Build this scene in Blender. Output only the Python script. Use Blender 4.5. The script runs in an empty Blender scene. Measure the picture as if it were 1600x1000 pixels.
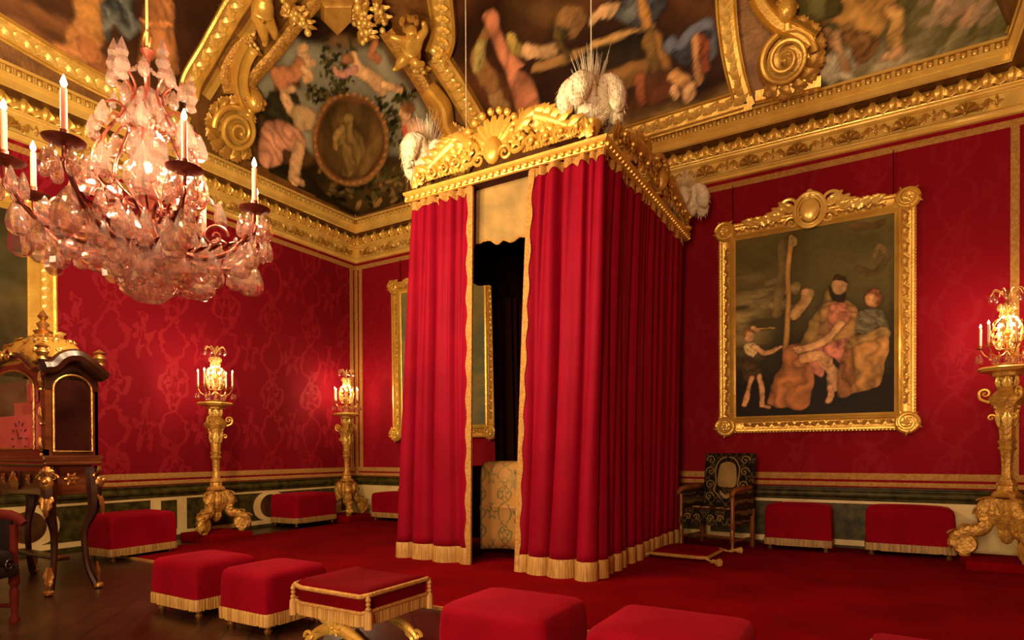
import bpy, math, random
import numpy as np
from mathutils import Vector, Matrix
random.seed(7); rng = np.random.default_rng(7)
SC = bpy.context.scene; COL = SC.collection
PI = math.pi
sin, cos, sqrt = math.sin, math.cos, math.sqrt
W, D, WR, FRONT, H = 9.943, 9.826, 1.80, -3.6, 1.4      # walls: x=-W, y=D, x=WR, y=FRONT; eye height H
ZT = 5.50
# ------------------------------------------------------------------ camera
FPX, CY, PITCH, ROLL, YAW = 939.3, 715.1, -0.0084, -0.004, 0.539
cF = np.array([-sin(YAW)*cos(PITCH), cos(YAW)*cos(PITCH), sin(PITCH)])
_R0 = np.array([cos(YAW), sin(YAW), 0.0]); _U0 = np.cross(_R0, cF)
cR = _R0*cos(ROLL)+_U0*sin(ROLL); cU = -_R0*sin(ROLL)+_U0*cos(ROLL)
CAM = np.array([0, 0, H])
cam = bpy.data.cameras.new('camera'); co = bpy.data.objects.new('camera', cam); COL.objects.link(co)
co.matrix_world = Matrix(((cR[0], cU[0], -cF[0], 0), (cR[1], cU[1], -cF[1], 0), (cR[2], cU[2], -cF[2], H), (0, 0, 0, 1)))
cam.sensor_width = 36; cam.lens = FPX/1600*36; cam.shift_y = (CY-500)/1600; cam.clip_start = .05
SC.camera = co
def proj(P):
    d = np.asarray(P, float)-CAM; z = d@cF
    return np.stack([800+FPX*(d@cR)/z, CY-FPX*(d@cU)/z], -1)
def ray(x, y):
    return cF+cR*(x-800)/FPX-cU*(y-CY)/FPX
def on_floor(x, y, z=0.0): d = ray(x, y); return CAM+d*(z-H)/d[2]
def on_back(x, y, s=0.0): d = ray(x, y); return CAM+d*(D-s)/d[1]
def on_left(x, y, s=0.0): d = ray(x, y); return CAM+d*(-W+s)/d[0]
# ------------------------------------------------------------------ view
SC.view_settings.view_transform = 'Standard'; SC.view_settings.look = 'None'
SC.view_settings.gamma = 1; SC.view_settings.exposure = 0.0
SC.cycles.use_denoising = True
SC.cycles.max_bounces = 8; SC.cycles.transmission_bounces = 6; SC.cycles.diffuse_bounces = 4
SC.cycles.sample_clamp_indirect = 4.0; SC.cycles.caustics_reflective = False; SC.cycles.caustics_refractive = False
# ------------------------------------------------------------------ materials
def nodes(m):
    m.use_nodes = True; nt = m.node_tree
    return nt, nt.nodes.get('Principled BSDF') or nt.nodes['Principled BSDF']
def L(nt, a, b): nt.links.new(a, b)
def N(nt, t, **k):
    n = nt.nodes.new(t)
    for a, v in k.items():
        if a in n.inputs: n.inputs[a].default_value = v
        else: setattr(n, a, v)
    return n
def mth(nt, op, a, b=None, c=None):
    n = nt.nodes.new('ShaderNodeMath'); n.operation = op
    for i, v in enumerate((a, b, c)):
        if v is None: continue
        if isinstance(v, (int, float)): n.inputs[i].default_value = v
        else: nt.links.new(v, n.inputs[i])
    return n.outputs[0]
def mixc(nt, fac, a, b):
    n = nt.nodes.new('ShaderNodeMix'); n.data_type = 'RGBA'
    for sock, v in ((n.inputs[0], fac), (n.inputs[6], a), (n.inputs[7], b)):
        if isinstance(v, (int, float)): sock.default_value = v
        elif isinstance(v, tuple): sock.default_value = (*v, 1)
        else: nt.links.new(v, sock)
    return n.outputs[2]
def pmat(name, col, rough=.5, metal=0, col2=None, nscale=6, bump=0, bscale=40, sheen=0, spec=.5, detail=4, coat=0, stretch=None):
    m = bpy.data.materials.new(name); nt, b = nodes(m)
    b.inputs['Roughness'].default_value = rough; b.inputs['Metallic'].default_value = metal
    b.inputs['Base Color'].default_value = (*col, 1); b.inputs['Specular IOR Level'].default_value = spec
    if sheen:
        b.inputs['Sheen Weight'].default_value = sheen; b.inputs['Sheen Tint'].default_value = (1, .05, .09, 1) if col[0] > 4*col[1] else (1, .9, .7, 1)
        b.inputs['Sheen Roughness'].default_value = .4
    if coat: b.inputs['Coat Weight'].default_value = coat; b.inputs['Coat Roughness'].default_value = .15
    tc = N(nt, 'ShaderNodeTexCoord'); src = tc.outputs['Object']
    if stretch:
        mp = N(nt, 'ShaderNodeMapping'); mp.inputs['Scale'].default_value = stretch; L(nt, src, mp.inputs[0]); src = mp.outputs[0]
    if col2:
        n = N(nt, 'ShaderNodeTexNoise', Scale=nscale, Detail=detail); L(nt, src, n.inputs['Vector'])
        r = N(nt, 'ShaderNodeValToRGB'); r.color_ramp.elements[0].position = .35; r.color_ramp.elements[1].position = .65
        r.color_ramp.elements[0].color = (*col, 1); r.color_ramp.elements[1].color = (*col2, 1)
        L(nt, n.outputs['Fac'], r.inputs[0]); L(nt, r.outputs[0], b.inputs['Base Color'])
    if bump:
        n2 = N(nt, 'ShaderNodeTexNoise', Scale=bscale, Detail=3.0); L(nt, src, n2.inputs['Vector'])
        bp = N(nt, 'ShaderNodeBump', Strength=bump, Distance=.02); L(nt, n2.outputs['Fac'], bp.inputs['Height']); L(nt, bp.outputs[0], b.inputs['Normal'])
    return m
M = {}
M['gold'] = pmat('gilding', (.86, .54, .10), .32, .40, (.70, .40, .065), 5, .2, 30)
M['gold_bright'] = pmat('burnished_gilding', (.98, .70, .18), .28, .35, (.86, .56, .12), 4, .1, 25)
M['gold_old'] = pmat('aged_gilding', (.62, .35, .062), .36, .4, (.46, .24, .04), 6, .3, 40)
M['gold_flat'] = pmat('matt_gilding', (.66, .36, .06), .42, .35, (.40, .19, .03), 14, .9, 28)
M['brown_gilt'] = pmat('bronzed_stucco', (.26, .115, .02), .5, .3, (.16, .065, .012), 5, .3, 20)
M['red_velvet'] = pmat('red_velvet', (.20, .0008, .008), .8, 0, (.25, .0012, .011), 3, .15, 120, sheen=.22, spec=.06)
M['curtain'] = pmat('crimson_curtain', (.215, .0007, .012), .7, 0, (.26, .0011, .016), 2, .1, 150, sheen=.12, spec=.10)
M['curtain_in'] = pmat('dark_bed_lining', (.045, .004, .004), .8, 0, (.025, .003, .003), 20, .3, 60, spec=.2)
M['carpet'] = pmat('red_carpet', (.25, .0010, .005), .95, 0, (.17, .0008, .003), 1.3, .5, 300, spec=.04)
M['parquet'] = None
M['cream'] = pmat('cream_marble', (.82, .62, .27), .45, 0, (.68, .48, .18), 3, 0, 1, spec=.5)
M['green'] = pmat('dark_green_marble', (.026, .021, .005), .4, 0, (.085, .064, .014), 9, 0, 1, spec=.15, detail=10)
M['brownmarble'] = pmat('brown_marble', (.10, .04, .015), .25, 0, (.04, .018, .008), 7, 0, 1, spec=.6)
M['braid'] = pmat('gold_braid', (.60, .32, .07), .6, .15, (.44, .20, .04), 30, .8, 90)
M['wood'] = pmat('reddish_wood_veneer', (.13, .035, .010), .25, 0, (.07, .016, .005), 3, 0, 1, spec=.6, coat=.4, stretch=(1, 1, 6))
M['darkwood'] = pmat('dark_wood', (.035, .010, .004), .3, 0, (.018, .005, .002), 4, 0, 1, spec=.5, coat=.3)
M['bronze'] = pmat('gilt_bronze', (.55, .28, .07), .3, .8, (.35, .15, .04), 12, .3, 40)
M['red_bronze'] = pmat('dark_copper_bronze', (.26, .055, .03), .3, .7, (.14, .03, .018), 8, .2, 40)
M['feather'] = pmat('ostrich_feather', (.92, .84, .60), .95, 0, (.74, .62, .40), 9, 1.0, 26, spec=.05)
M['wax'] = pmat('candle_wax', (.50, .17, .10), .5, 0, spec=.4)
M['waxw'] = pmat('pale_candle_wax', (.85, .62, .34), .5, 0, spec=.4)
M['black'] = pmat('black_void_fabric', (.012, .006, .004), .7, 0, spec=.2)
M['seam'] = pmat('cord_fabric', (.45, .3, .12), .7)
M['plaster'] = pmat('ceiling_plaster', (.30, .16, .05), .8, 0, (.2, .1, .03), 3)
for k in ('wax', 'waxw'):
    b = M[k].node_tree.nodes['Principled BSDF']; b.inputs['Subsurface Weight'].default_value = .0
def mk_glass():
    m = bpy.data.materials.new('rock_crystal'); nt, b = nodes(m)
    b.inputs['Base Color'].default_value = (1, .80, .70, 1); b.inputs['Roughness'].default_value = .05
    b.inputs['Transmission Weight'].default_value = .93; b.inputs['IOR'].default_value = 1.5
    out = nt.nodes['Material Output']
    g = N(nt, 'ShaderNodeBsdfTransparent'); g.inputs[0].default_value = (1, .86, .80, 1)
    mx = N(nt, 'ShaderNodeMixShader'); mx.inputs[0].default_value = .55
    L(nt, g.outputs[0], mx.inputs[1]); L(nt, b.outputs[0], mx.inputs[2]); L(nt, mx.outputs[0], out.inputs[0])
    return m
M['crystal'] = mk_glass()
def mk_pane():
    m = bpy.data.materials.new('window_glass'); nt, b = nodes(m)
    out = nt.nodes['Material Output']; g = N(nt, 'ShaderNodeBsdfTransparent'); gl = N(nt, 'ShaderNodeBsdfGlossy', Roughness=.02)
    mx = N(nt, 'ShaderNodeMixShader'); mx.inputs[0].default_value = .12
    L(nt, g.outputs[0], mx.inputs[1]); L(nt, gl.outputs[0], mx.inputs[2]); L(nt, mx.outputs[0], out.inputs[0]); return m
M['pane'] = mk_pane()
def mk_flame():
    m = bpy.data.materials.new('flame'); nt, b = nodes(m)
    b.inputs['Base Color'].default_value = (1, .7, .3, 1); b.inputs['Emission Color'].default_value = (1, .74, .32, 1); b.inputs['Emission Strength'].default_value = 9
    return m
M['flame'] = mk_flame()
def damask(name, c1, c2, ax, px, pz, rough1=.8, rough2=.45, sheen=.3, strength=1.0):
    """ogee lattice damask with a leafy motif; ax is the horizontal object axis"""
    m = bpy.data.materials.new(name); nt, b = nodes(m)
    tc = N(nt, 'ShaderNodeTexCoord'); sp = N(nt, 'ShaderNodeSeparateXYZ')
    ns = N(nt, 'ShaderNodeTexNoise', Scale=5.0, Detail=4.0); L(nt, tc.outputs['Object'], ns.inputs['Vector'])
    L(nt, tc.outputs['Object'], sp.inputs[0])
    nz = mth(nt, 'MULTIPLY', mth(nt, 'SUBTRACT', ns.outputs['Fac'], .5), .42)
    u = mth(nt, 'ADD', mth(nt, 'DIVIDE', sp.outputs[ax], px), mth(nt, 'MULTIPLY', nz, .35)); v = mth(nt, 'ADD', mth(nt, 'DIVIDE', sp.outputs[2], pz), nz)
    s = mth(nt, 'MULTIPLY', mth(nt, 'SINE', mth(nt, 'MULTIPLY', v, 2*PI)), .25)
    a1 = mth(nt, 'ABSOLUTE', mth(nt, 'SINE', mth(nt, 'MULTIPLY', mth(nt, 'ADD', u, s), PI)))
    a2 = mth(nt, 'ABSOLUTE', mth(nt, 'SINE', mth(nt, 'MULTIPLY', mth(nt, 'SUBTRACT', u, s), PI)))
    lat = mth(nt, 'LESS_THAN', mth(nt, 'MINIMUM', a1, a2), .12)
    # leafy motif: polar rosette around every lattice cell centre
    def motif(du, dv, lob, r0):
        fu = mth(nt, 'SUBTRACT', mth(nt, 'FRACT', mth(nt, 'ADD', u, du)), .5); fv = mth(nt, 'SUBTRACT', mth(nt, 'FRACT', mth(nt, 'ADD', v, dv)), .5)
        fu2 = mth(nt, 'MULTIPLY', mth(nt, 'ABSOLUTE', fu), 1.15)
        r = mth(nt, 'SQRT', mth(nt, 'ADD', mth(nt, 'MULTIPLY', fu2, fu2), mth(nt, 'MULTIPLY', fv, fv)))
        an = mth(nt, 'ARCTAN2', fv, fu2)
        edge = mth(nt, 'ADD', r0, mth(nt, 'MULTIPLY', mth(nt, 'SINE', mth(nt, 'MULTIPLY', an, lob)), r0*.45))
        ins = mth(nt, 'LESS_THAN', r, edge); hole = mth(nt, 'GREATER_THAN', r, mth(nt, 'MULTIPLY', edge, .45))
        return mth(nt, 'MULTIPLY', ins, hole)
    mo = mth(nt, 'MAXIMUM', mth(nt, 'MAXIMUM', motif(0, .25, 5, .17), motif(.5, .75, 6, .15)), mth(nt, 'MAXIMUM', motif(0, .0, 4, .08), motif(.5, .5, 4, .08)))
    pat = mth(nt, 'MULTIPLY', mth(nt, 'MAXIMUM', lat, mo), strength)
    n3 = N(nt, 'ShaderNodeTexNoise', Scale=1.2, Detail=3.0); L(nt, tc.outputs['Object'], n3.inputs['Vector'])
    pat = mth(nt, 'MULTIPLY', pat, mth(nt, 'MINIMUM', mth(nt, 'MULTIPLY', n3.outputs['Fac'], 1.7), 1.0))
    L(nt, mixc(nt, pat, c1, c2), b.inputs['Base Color'])
    L(nt, mth(nt, 'SUBTRACT', rough1, mth(nt, 'MULTIPLY', pat, rough1-rough2)), b.inputs['Roughness'])
    b.inputs['Sheen Weight'].default_value = sheen; b.inputs['Sheen Tint'].default_value = (1, .12, .14, 1); b.inputs['Specular IOR Level'].default_value = .15
    return m
M['damask_l'] = damask('crimson_damask', (.20, .0010, .009), (.36, .016, .024), 1, .95, 1.45, sheen=.10, strength=.5)
M['damask_b'] = damask('crimson_damask_cloth', (.24, .0011, .010), (.30, .006, .016), 0, .95, 1.45, sheen=.10, strength=.35)
M['brocade'] = damask('gold_tapestry_brocade', (.42, .21, .055), (.17, .13, .045), 0, .40, .50, .8, .6, .0)
M['valance'] = pmat('old_gold_valance_cloth', (.46, .28, .09), .8, 0, (.30, .20, .07), 4, .3, 60, detail=5, spec=.1)
M['embroid'] = damask('black_and_gold_embroidery', (.010, .008, .004), (.12, .075, .025), 0, .24, .30, .8, .6, .05)
def mk_parquet():
    m = bpy.data.materials.new('dark_oak_parquet'); nt, b = nodes(m)
    tc = N(nt, 'ShaderNodeTexCoord'); mp = N(nt, 'ShaderNodeMapping'); mp.inputs['Rotation'].default_value = (0, 0, PI/4); L(nt, tc.outputs['Object'], mp.inputs[0])
    br = N(nt, 'ShaderNodeTexBrick', Scale=1.2); br.inputs['Color1'].default_value = (.040, .011, .004, 1); br.inputs['Color2'].default_value = (.026, .007, .003, 1); br.inputs['Mortar'].default_value = (.01, .004, .002, 1)
    br.inputs['Mortar Size'].default_value = .012; L(nt, mp.outputs[0], br.inputs['Vector']); L(nt, br.outputs['Color'], b.inputs['Base Color'])
    b.inputs['Roughness'].default_value = .32; return m
M['parquet'] = mk_parquet()
def mk_fringe(name, c1, c2):
    m = bpy.data.materials.new(name); nt, b = nodes(m)
    tc = N(nt, 'ShaderNodeTexCoord'); mp = N(nt, 'ShaderNodeMapping'); mp.inputs['Scale'].default_value = (1, 1, .04); L(nt, tc.outputs['Object'], mp.inputs[0])
    n = N(nt, 'ShaderNodeTexNoise', Scale=70.0, Detail=2.0); L(nt, mp.outputs[0], n.inputs['Vector'])
    r = N(nt, 'ShaderNodeValToRGB'); r.color_ramp.elements[0].position = .38; r.color_ramp.elements[1].position = .62
    r.color_ramp.elements[0].color = (*c1, 1); r.color_ramp.elements[1].color = (*c2, 1); L(nt, n.outputs['Fac'], r.inputs[0]); L(nt, r.outputs[0], b.inputs['Base Color'])
    bp = N(nt, 'ShaderNodeBump', Strength=.8, Distance=.01); L(nt, n.outputs['Fac'], bp.inputs['Height']); L(nt, bp.outputs[0], b.inputs['Normal'])
    b.inputs['Roughness'].default_value = .55; return m
M['fringe'] = mk_fringe('gold_thread_fringe', (.36, .18, .04), (.62, .36, .09))
M['fringe_dk'] = mk_fringe('old_gold_fringe', (.22, .11, .025), (.42, .24, .06))
def mk_vcol(name, rough=.5, spec=.12):
    m = bpy.data.materials.new(name); nt, b = nodes(m)
    a = N(nt, 'ShaderNodeVertexColor'); a.layer_name = 'pigment'; L(nt, a.outputs[0], b.inputs['Base Color'])
    b.inputs['Roughness'].default_value = rough; b.inputs['Specular IOR Level'].default_value = spec; return m
M['paint'] = mk_vcol('oil_paint'); M['fresco'] = mk_vcol('ceiling_paint', .6, .1)
# ------------------------------------------------------------------ objects
def tag(o, label=None, cat=None, group=None, kind=None):
    if label: o['label'] = label
    if cat: o['category'] = cat
    if group: o['group'] = group
    if kind: o['kind'] = kind
    return o
def empty(name, loc=(0, 0, 0), rz=0, label=None, cat=None, group=None):
    o = bpy.data.objects.new(name, None); COL.objects.link(o); o.location = loc; o.rotation_euler = (0, 0, rz); o.empty_display_size = .1
    return tag(o, label, cat, group)
def copy_tree(o, parent=None):
    c = o.copy(); COL.objects.link(c)
    if parent is not None: c.parent = parent
    for ch in list(o.children): copy_tree(ch, c)
    return c
def V(*a): return np.array(a, float)
def nrm(a):
    a = np.asarray(a, float); n = np.linalg.norm(a, axis=-1, keepdims=True); return a/np.maximum(n, 1e-9)
class MB:
    def __init__(s): s.v = []; s.f = []; s.n = 0; s.sm = []
    def add(s, P, F, smooth=True):
        P = np.asarray(P, float).reshape(-1, 3); s.v.append(P); s.f += [tuple(i+s.n for i in f) for f in F]; s.sm += [smooth]*len(F); s.n += len(P); return s
    def grid(s, P, cu=False, cv=False, capu=False, smooth=True):
        P = np.asarray(P, float); n, m = P.shape[:2]; F = []
        for i in range(n if cu else n-1):
            i2 = (i+1) % n
            for j in range(m if cv else m-1):
                j2 = (j+1) % m; F.append((i*m+j, i*m+j2, i2*m+j2, i2*m+j))
        if capu and cv: F.append(tuple(range(m-1, -1, -1))); F.append(tuple((n-1)*m+j for j in range(m)))
        return s.add(P, F, smooth)
    def box(s, a, b, bev=0, R=None, o=None):
        a = np.minimum(a, b).astype(float) if False else np.array([min(x, y) for x, y in zip(a, b)]); b2 = np.array([max(x, y) for x, y in zip(a, b)])
        b2 = np.maximum(a, b)
        if bev <= 0:
            P = [(x, y, z) for z in (a[2], b2[2]) for y in (a[1], b2[1]) for x in (a[0], b2[0])]
            F = [(0, 2, 3, 1), (4, 5, 7, 6), (0, 1, 5, 4), (2, 6, 7, 3), (0, 4, 6, 2), (1, 3, 7, 5)]
            P = np.array(P); sm = False
            if R is not None: P = P@np.array(R).T
            if o is not None: P = P+o
            return s.add(P, F, sm)
        rings = []
        for z, ins in ((a[2], bev), (a[2]+bev*.3, bev*.3), (a[2]+bev, 0), (b2[2]-bev, 0), (b2[2]-bev*.3, bev*.3), (b2[2], bev)):
            c = bev
            x0, x1, y0, y1 = a[0]+ins, b2[0]-ins, a[1]+ins, b2[1]-ins
            rings.append([(x0+c, y0, z), (x1-c, y0, z), (x1, y0+c, z), (x1, y1-c, z), (x1-c, y1, z), (x0+c, y1, z), (x0, y1-c, z), (x0, y0+c, z)])
        P = np.array(rings)
        if R is not None: P = P@np.array(R).T
        if o is not None: P = P+o
        return s.grid(P, cv=True, capu=True)
    def lathe(s, prof, o=(0, 0, 0), n=24, flute=0, nf=12, sq=None, ax=None, cap=True):
        """prof [(r,z)...]"""
        th = np.arange(n)*2*PI/n; P = []
        for r, z in prof:
            rr = r*(1+flute*np.cos(th*nf)) if not sq else r/np.maximum(np.abs(np.cos((th+PI/sq) % (2*PI/sq)-PI/sq)), .1)*cos(0)
            P.append(np.stack([rr*np.cos(th), rr*np.sin(th), np.full(n, z)], -1))
        P = np.array(P)
        if ax is not None:
            ez = nrm(ax); t = V(1, 0, 0) if abs(ez[0]) < .9 else V(0, 1, 0); ex = nrm(np.cross(t, ez)); ey = np.cross(ez, ex); P = P[..., :1]*ex+P[..., 1:2]*ey+P[..., 2:]*ez
        return s.grid(P+np.array(o), cv=True, capu=cap)
    def tube(s, path, r, n=8, flat=None, cap=True):
        """swept tube; r scalar or list; flat=(up vector, thickness factor) squashes it"""
        p = np.asarray(path, float); k = len(p); r = np.full(k, r) if np.isscalar(r) else np.interp(np.linspace(0, 1, k), np.linspace(0, 1, len(r)), r)
        t = nrm(np.gradient(p, axis=0)); nn = []
        ref = V(0, 0, 1) if abs(t[0][2]) < .9 else V(1, 0, 0)
        if flat is not None: ref = nrm(flat[0])
        cur = nrm(ref-t[0]*(ref@t[0]))
        for i in range(k):
            if flat is not None:
                c2 = ref-t[i]*(ref@t[i]); cur = nrm(c2) if np.linalg.norm(c2) > .05 else cur
            else: cur = nrm(cur-t[i]*(cur@t[i]))
            nn.append(cur)
        nn = np.array(nn); bb = np.cross(t, nn); th = np.arange(n)*2*PI/n; fl = flat[1] if flat is not None else 1
        P = p[:, None]+r[:, None, None]*(np.cos(th)[None, :, None]*nn[:, None]*fl+np.sin(th)[None, :, None]*bb[:, None])
        return s.grid(P, cv=True, capu=cap)
    def ell(s, c, rx, ry=None, rz=None, n=10, m=8, R=None):
        ry = rx if ry is None else ry; rz = rx if rz is None else rz
        ph = np.linspace(.02, PI-.02, m); th = np.arange(n)*2*PI/n
        P = np.stack([rx*np.sin(ph)[:, None]*np.cos(th), ry*np.sin(ph)[:, None]*np.sin(th), rz*np.cos(ph)[:, None]*np.ones(n)], -1)
        if R is not None: P = P@np.array(R)
        return s.grid(P[::-1]+np.array(c), cv=True, capu=True)
    def prism(s, poly, o, ex, ey, ez, h, bev=0):
        """extruded polygon on the plane (ex,ey), thickness h along ez"""
        poly = np.asarray(poly, float); n = len(poly); o, ex, ey, ez = map(lambda q: np.asarray(q, float), (o, ex, ey, ez))
        B = o+poly[:, :1]*ex+poly[:, 1:]*ey
        if bev:
            c = poly.mean(0); d = nrm(poly-c)*bev; T = o+(poly-d)[:, :1]*ex+(poly-d)[:, 1:]*ey+ez*h; Mi = B+ez*(h-bev)
            s.grid(np.array([B, Mi, T]), cv=True, smooth=False); s.add(T, [tuple(range(n))], False); return s
        T = B+ez*h; s.grid(np.array([B, T]), cv=True, smooth=False); s.add(T, [tuple(range(n))], False); s.add(B, [tuple(range(n-1, -1, -1))], False); return s
    # ---- ornaments in a local frame o, ex (across), ey (along/up), ez (out of the surface)
    def leaf(s, o, ex, ey, ez, ln, wd, h=.3, lobes=3, curl=.35, nu=9, nv=7):
        u = np.linspace(0, 1, nu)[:, None]; v = np.linspace(-1, 1, nv)[None, :]
        w = wd/2*(np.sin(PI*np.clip(u, .04, .93)**.75))**.6*(1+.16*np.cos(2*PI*lobes*u))
        X = v*w; Y = ln*u-ln*.12*np.abs(v)*u; Z = h*ln*(np.sin(PI*u*.88)*.62+.08*u**3+.35*curl*u**2)*(1-.45*v**2)+h*ln*.13*np.cos(v*PI*2.5)*(1-u*.5)
        return s.grid(np.asarray(o)+X[..., None]*ex+Y[..., None]*ey+Z[..., None]*ez)
    def shell(s, o, ex, ey, ez, r, h=.25, ribs=7, n=21, m=5, amax=1.25):
        a = np.linspace(-amax, amax, n)[None, :]+0; u = np.linspace(.12, 1, m)[:, None]
        rr = r*u*(1+.05*np.cos(a*ribs*2.5)); X = rr*np.sin(a); Y = rr*np.cos(a)*.9
        Z = h*r*(np.sin(u*PI*.8)+.0)*(1+.35*np.cos(a*ribs*2.5))+.01
        s.grid(np.asarray(o)+X[..., None]*ex+Y[..., None]*ey+Z[..., None]*ez)
        s.ell(np.asarray(o)+ez*h*r*.3, r*.16, r*.16, r*.16, 8, 6); return s
    def scroll(s, o, ex, ey, ez, r, turns=2.2, th=.16, side=1, lift=.3, n=40, a0=0.0, rad=None):
        a = np.linspace(0, turns*2*PI, n); rr = r*(1-a/(turns*2*PI)*.88); p = np.asarray(o)+(side*rr*np.cos(a+a0))[:, None]*ex+(rr*np.sin(a+a0))[:, None]*ey+(lift*r*(1-rr/r))[:, None]*ez
        s.tube(p, np.linspace(r*th, r*th*.55, n) if rad is None else rad, 7); s.ell(p[-1], r*.15, n=8, m=6); return s
    def flower(s, o, ex, ey, ez, r, k=6, h=.25):
        for i in range(k):
            a = 2*PI*i/k; d = cos(a)*ex+sin(a)*ey; q = -sin(a)*ex+cos(a)*ey
            s.leaf(np.asarray(o), q, d, ez, r, r*.75, h, 2, .1, 5, 5)
        s.ell(np.asarray(o)+ez*r*h*.8, r*.22, n=8, m=6); return s
    def fleur(s, o, ex, ey, ez, r):
        s.leaf(o, ex, ey, ez, r*1.1, r*.5, .25, 1, 0, 6, 5)
        for q in (-1, 1):
            d = nrm(.8*q*ex+.6*ey); s.leaf(o, nrm(np.cross(d, ez)), d, ez, r*.75, r*.36, .25, 1, .1, 6, 5); s.ell(np.asarray(o)+q*ex*r*.5+ey*r*.28+ez*r*.1, r*.14, n=6, m=5)
        s.ell(np.asarray(o)+ez*r*.1, r*.2, n=6, m=5); s.leaf(o, ex, -ey, ez, r*.5, r*.35, .25, 1, 0, 5, 5); return s
    def build(s, name, mat, parent=None, angle=40, loc=None, flipfix=True):
        me = bpy.data.meshes.new(name); v = np.concatenate(s.v) if s.v else np.zeros((0, 3))
        me.from_pydata(v.tolist(), [], s.f); me.materials.append(mat)
        me.polygons.foreach_set('use_smooth', s.sm); me.update()
        if angle: me.set_sharp_from_angle(angle=math.radians(angle))
        o = bpy.data.objects.new(name, me); COL.objects.link(o)
        if parent is not None: o.parent = parent
        if loc is not None: o.location = loc
        return o
def smoothpath(pts, n=40):
    """Catmull-Rom through pts"""
    p = np.asarray(pts, float); k = len(p)
    q = np.vstack([2*p[0]-p[1], p, 2*p[-1]-p[-2]]); out = []
    for t in np.linspace(0, k-1-1e-9, n):
        i = int(t); f = t-i; a, b, c, d = q[i], q[i+1], q[i+2], q[i+3]
        out.append(.5*((2*b)+(-a+c)*f+(2*a-5*b+4*c-d)*f*f+(-a+3*b-3*c+d)*f**3))
    return np.array(out)
EX, EY, EZ = V(1, 0, 0), V(0, 1, 0), V(0, 0, 1)
# ================================================================== ROOM SHELL
def struct(name, mb, mat, label=None, **k):
    o = mb.build(name, mat, **k); o['kind'] = 'structure'
    if label: o['label'] = label
    return o
T_ = .18
struct('floor', MB().box((-W-T_, FRONT-T_, -.12), (WR+T_, D+T_, 0)), M['parquet'], 'dark oak parquet floor')
struct('wall_left', MB().box((-W-T_, FRONT-T_, 0), (-W, D+T_, 6.6)), M['damask_l'], 'crimson damask wall behind the candle stands')
struct('wall_back', MB().box((-W, D, 0), (WR, D+T_, 6.6)), M['damask_b'], 'crimson cloth wall behind the bed')
struct('wall_right', MB().box((WR, FRONT-T_, 0), (WR+T_, D+T_, 6.6)), M['damask_l'])
# front wall, unseen behind the viewer, with three tall windows added for fill light
fw = MB(); wx = [(-8.6, -7.0), (-4.8, -3.2), (-1.2, .4)]; xs = [-W]+[q for w_ in wx for q in w_]+[WR]
for i in range(0, len(xs), 2): fw.box((xs[i], FRONT-T_, 0), (xs[i+1], FRONT, 6.6))
for a, b in wx: fw.box((a, FRONT-T_, 0), (b, FRONT, .5)); fw.box((a, FRONT-T_, 4.6), (b, FRONT, 6.6))
struct('wall_front', fw, M['damask_b'])
for i, (a, b) in enumerate(wx):  # frames and panes of the added windows, made to house the fill lights
    f = MB()
    for q in (a, b-.07): f.box((q, FRONT-.14, .5), (q+.07, FRONT-.06, 4.6))
    for z in (.5, 4.53): f.box((a, FRONT-.14, z), (b, FRONT-.06, z+.07))
    f.box(((a+b)/2-.03, FRONT-.13, .5), ((a+b)/2+.03, FRONT-.07, 4.6))
    for k in range(1, 5): f.box((a, FRONT-.125, .5+k*.82), (b, FRONT-.075, .54+k*.82))
    w_ = struct('window_%d' % (i+1), f, M['cream']); MB().box((a, FRONT-.105, .5), (b, FRONT-.095, 4.6)).build('pane', M['pane'], w_)
# carpet dais
cy0 = 4.27
ca = MB().box((-8.95, cy0, 0.0), (WR-.02, D-.05, .028), .01)
tag(ca.build('carpet', M['carpet']), 'large plain red carpet laid under the bed and wall stools', 'carpet')
MB().box((-8.95, cy0-.03, .0), (WR-.02, cy0-.002, .03)).build('carpet_border', M['braid'], bpy.data.objects['carpet'])
# ---- profile sweep along the wall plan (s = distance from wall, z = height)
def plan(s, y0=FRONT+.02, right=True):
    p = [(-W+s, y0), (-W+s, D-s), (WR-s, D-s)]
    if right: p.append((WR-s, y0))
    return p
def molding(mb, prof, smooth=True, right=True):
    P = []
    for s, z in prof: P.append([(x, y, z) for x, y in plan(s, right=right)])
    mb.grid(np.array(P), smooth=smooth)
arc = lambda c, r, a0, a1, n=6: [(c[0]+r[0]*cos(a), c[1]+r[1]*sin(a)) for a in np.linspace(a0, a1, n)]
# dado: dark plinth, cream field, dark cap
d_ = MB(); molding(d_, [(0, .0), (.05, .0), (.05, .055), (.035, .06), (0, .062)]); struct('baseboard_left', d_, M['green'], 'dark marble plinth along the walls')
d_ = MB(); molding(d_, [(0, .055), (.032, .055), (.032, .73), (0, .73)]); struct('trim_1', d_, M['cream'], 'cream marble dado')
d_ = MB(); molding(d_, [(0, .70), (.045, .70), (.05, .74)]+arc((.05, .79), (.03, .05), -PI/2, PI/2)+[(.05, .86), (.07, .87), (.07, .885), (0, .89)]); struct('trim_2', d_, M['green'], 'dark marble chair rail')
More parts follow.
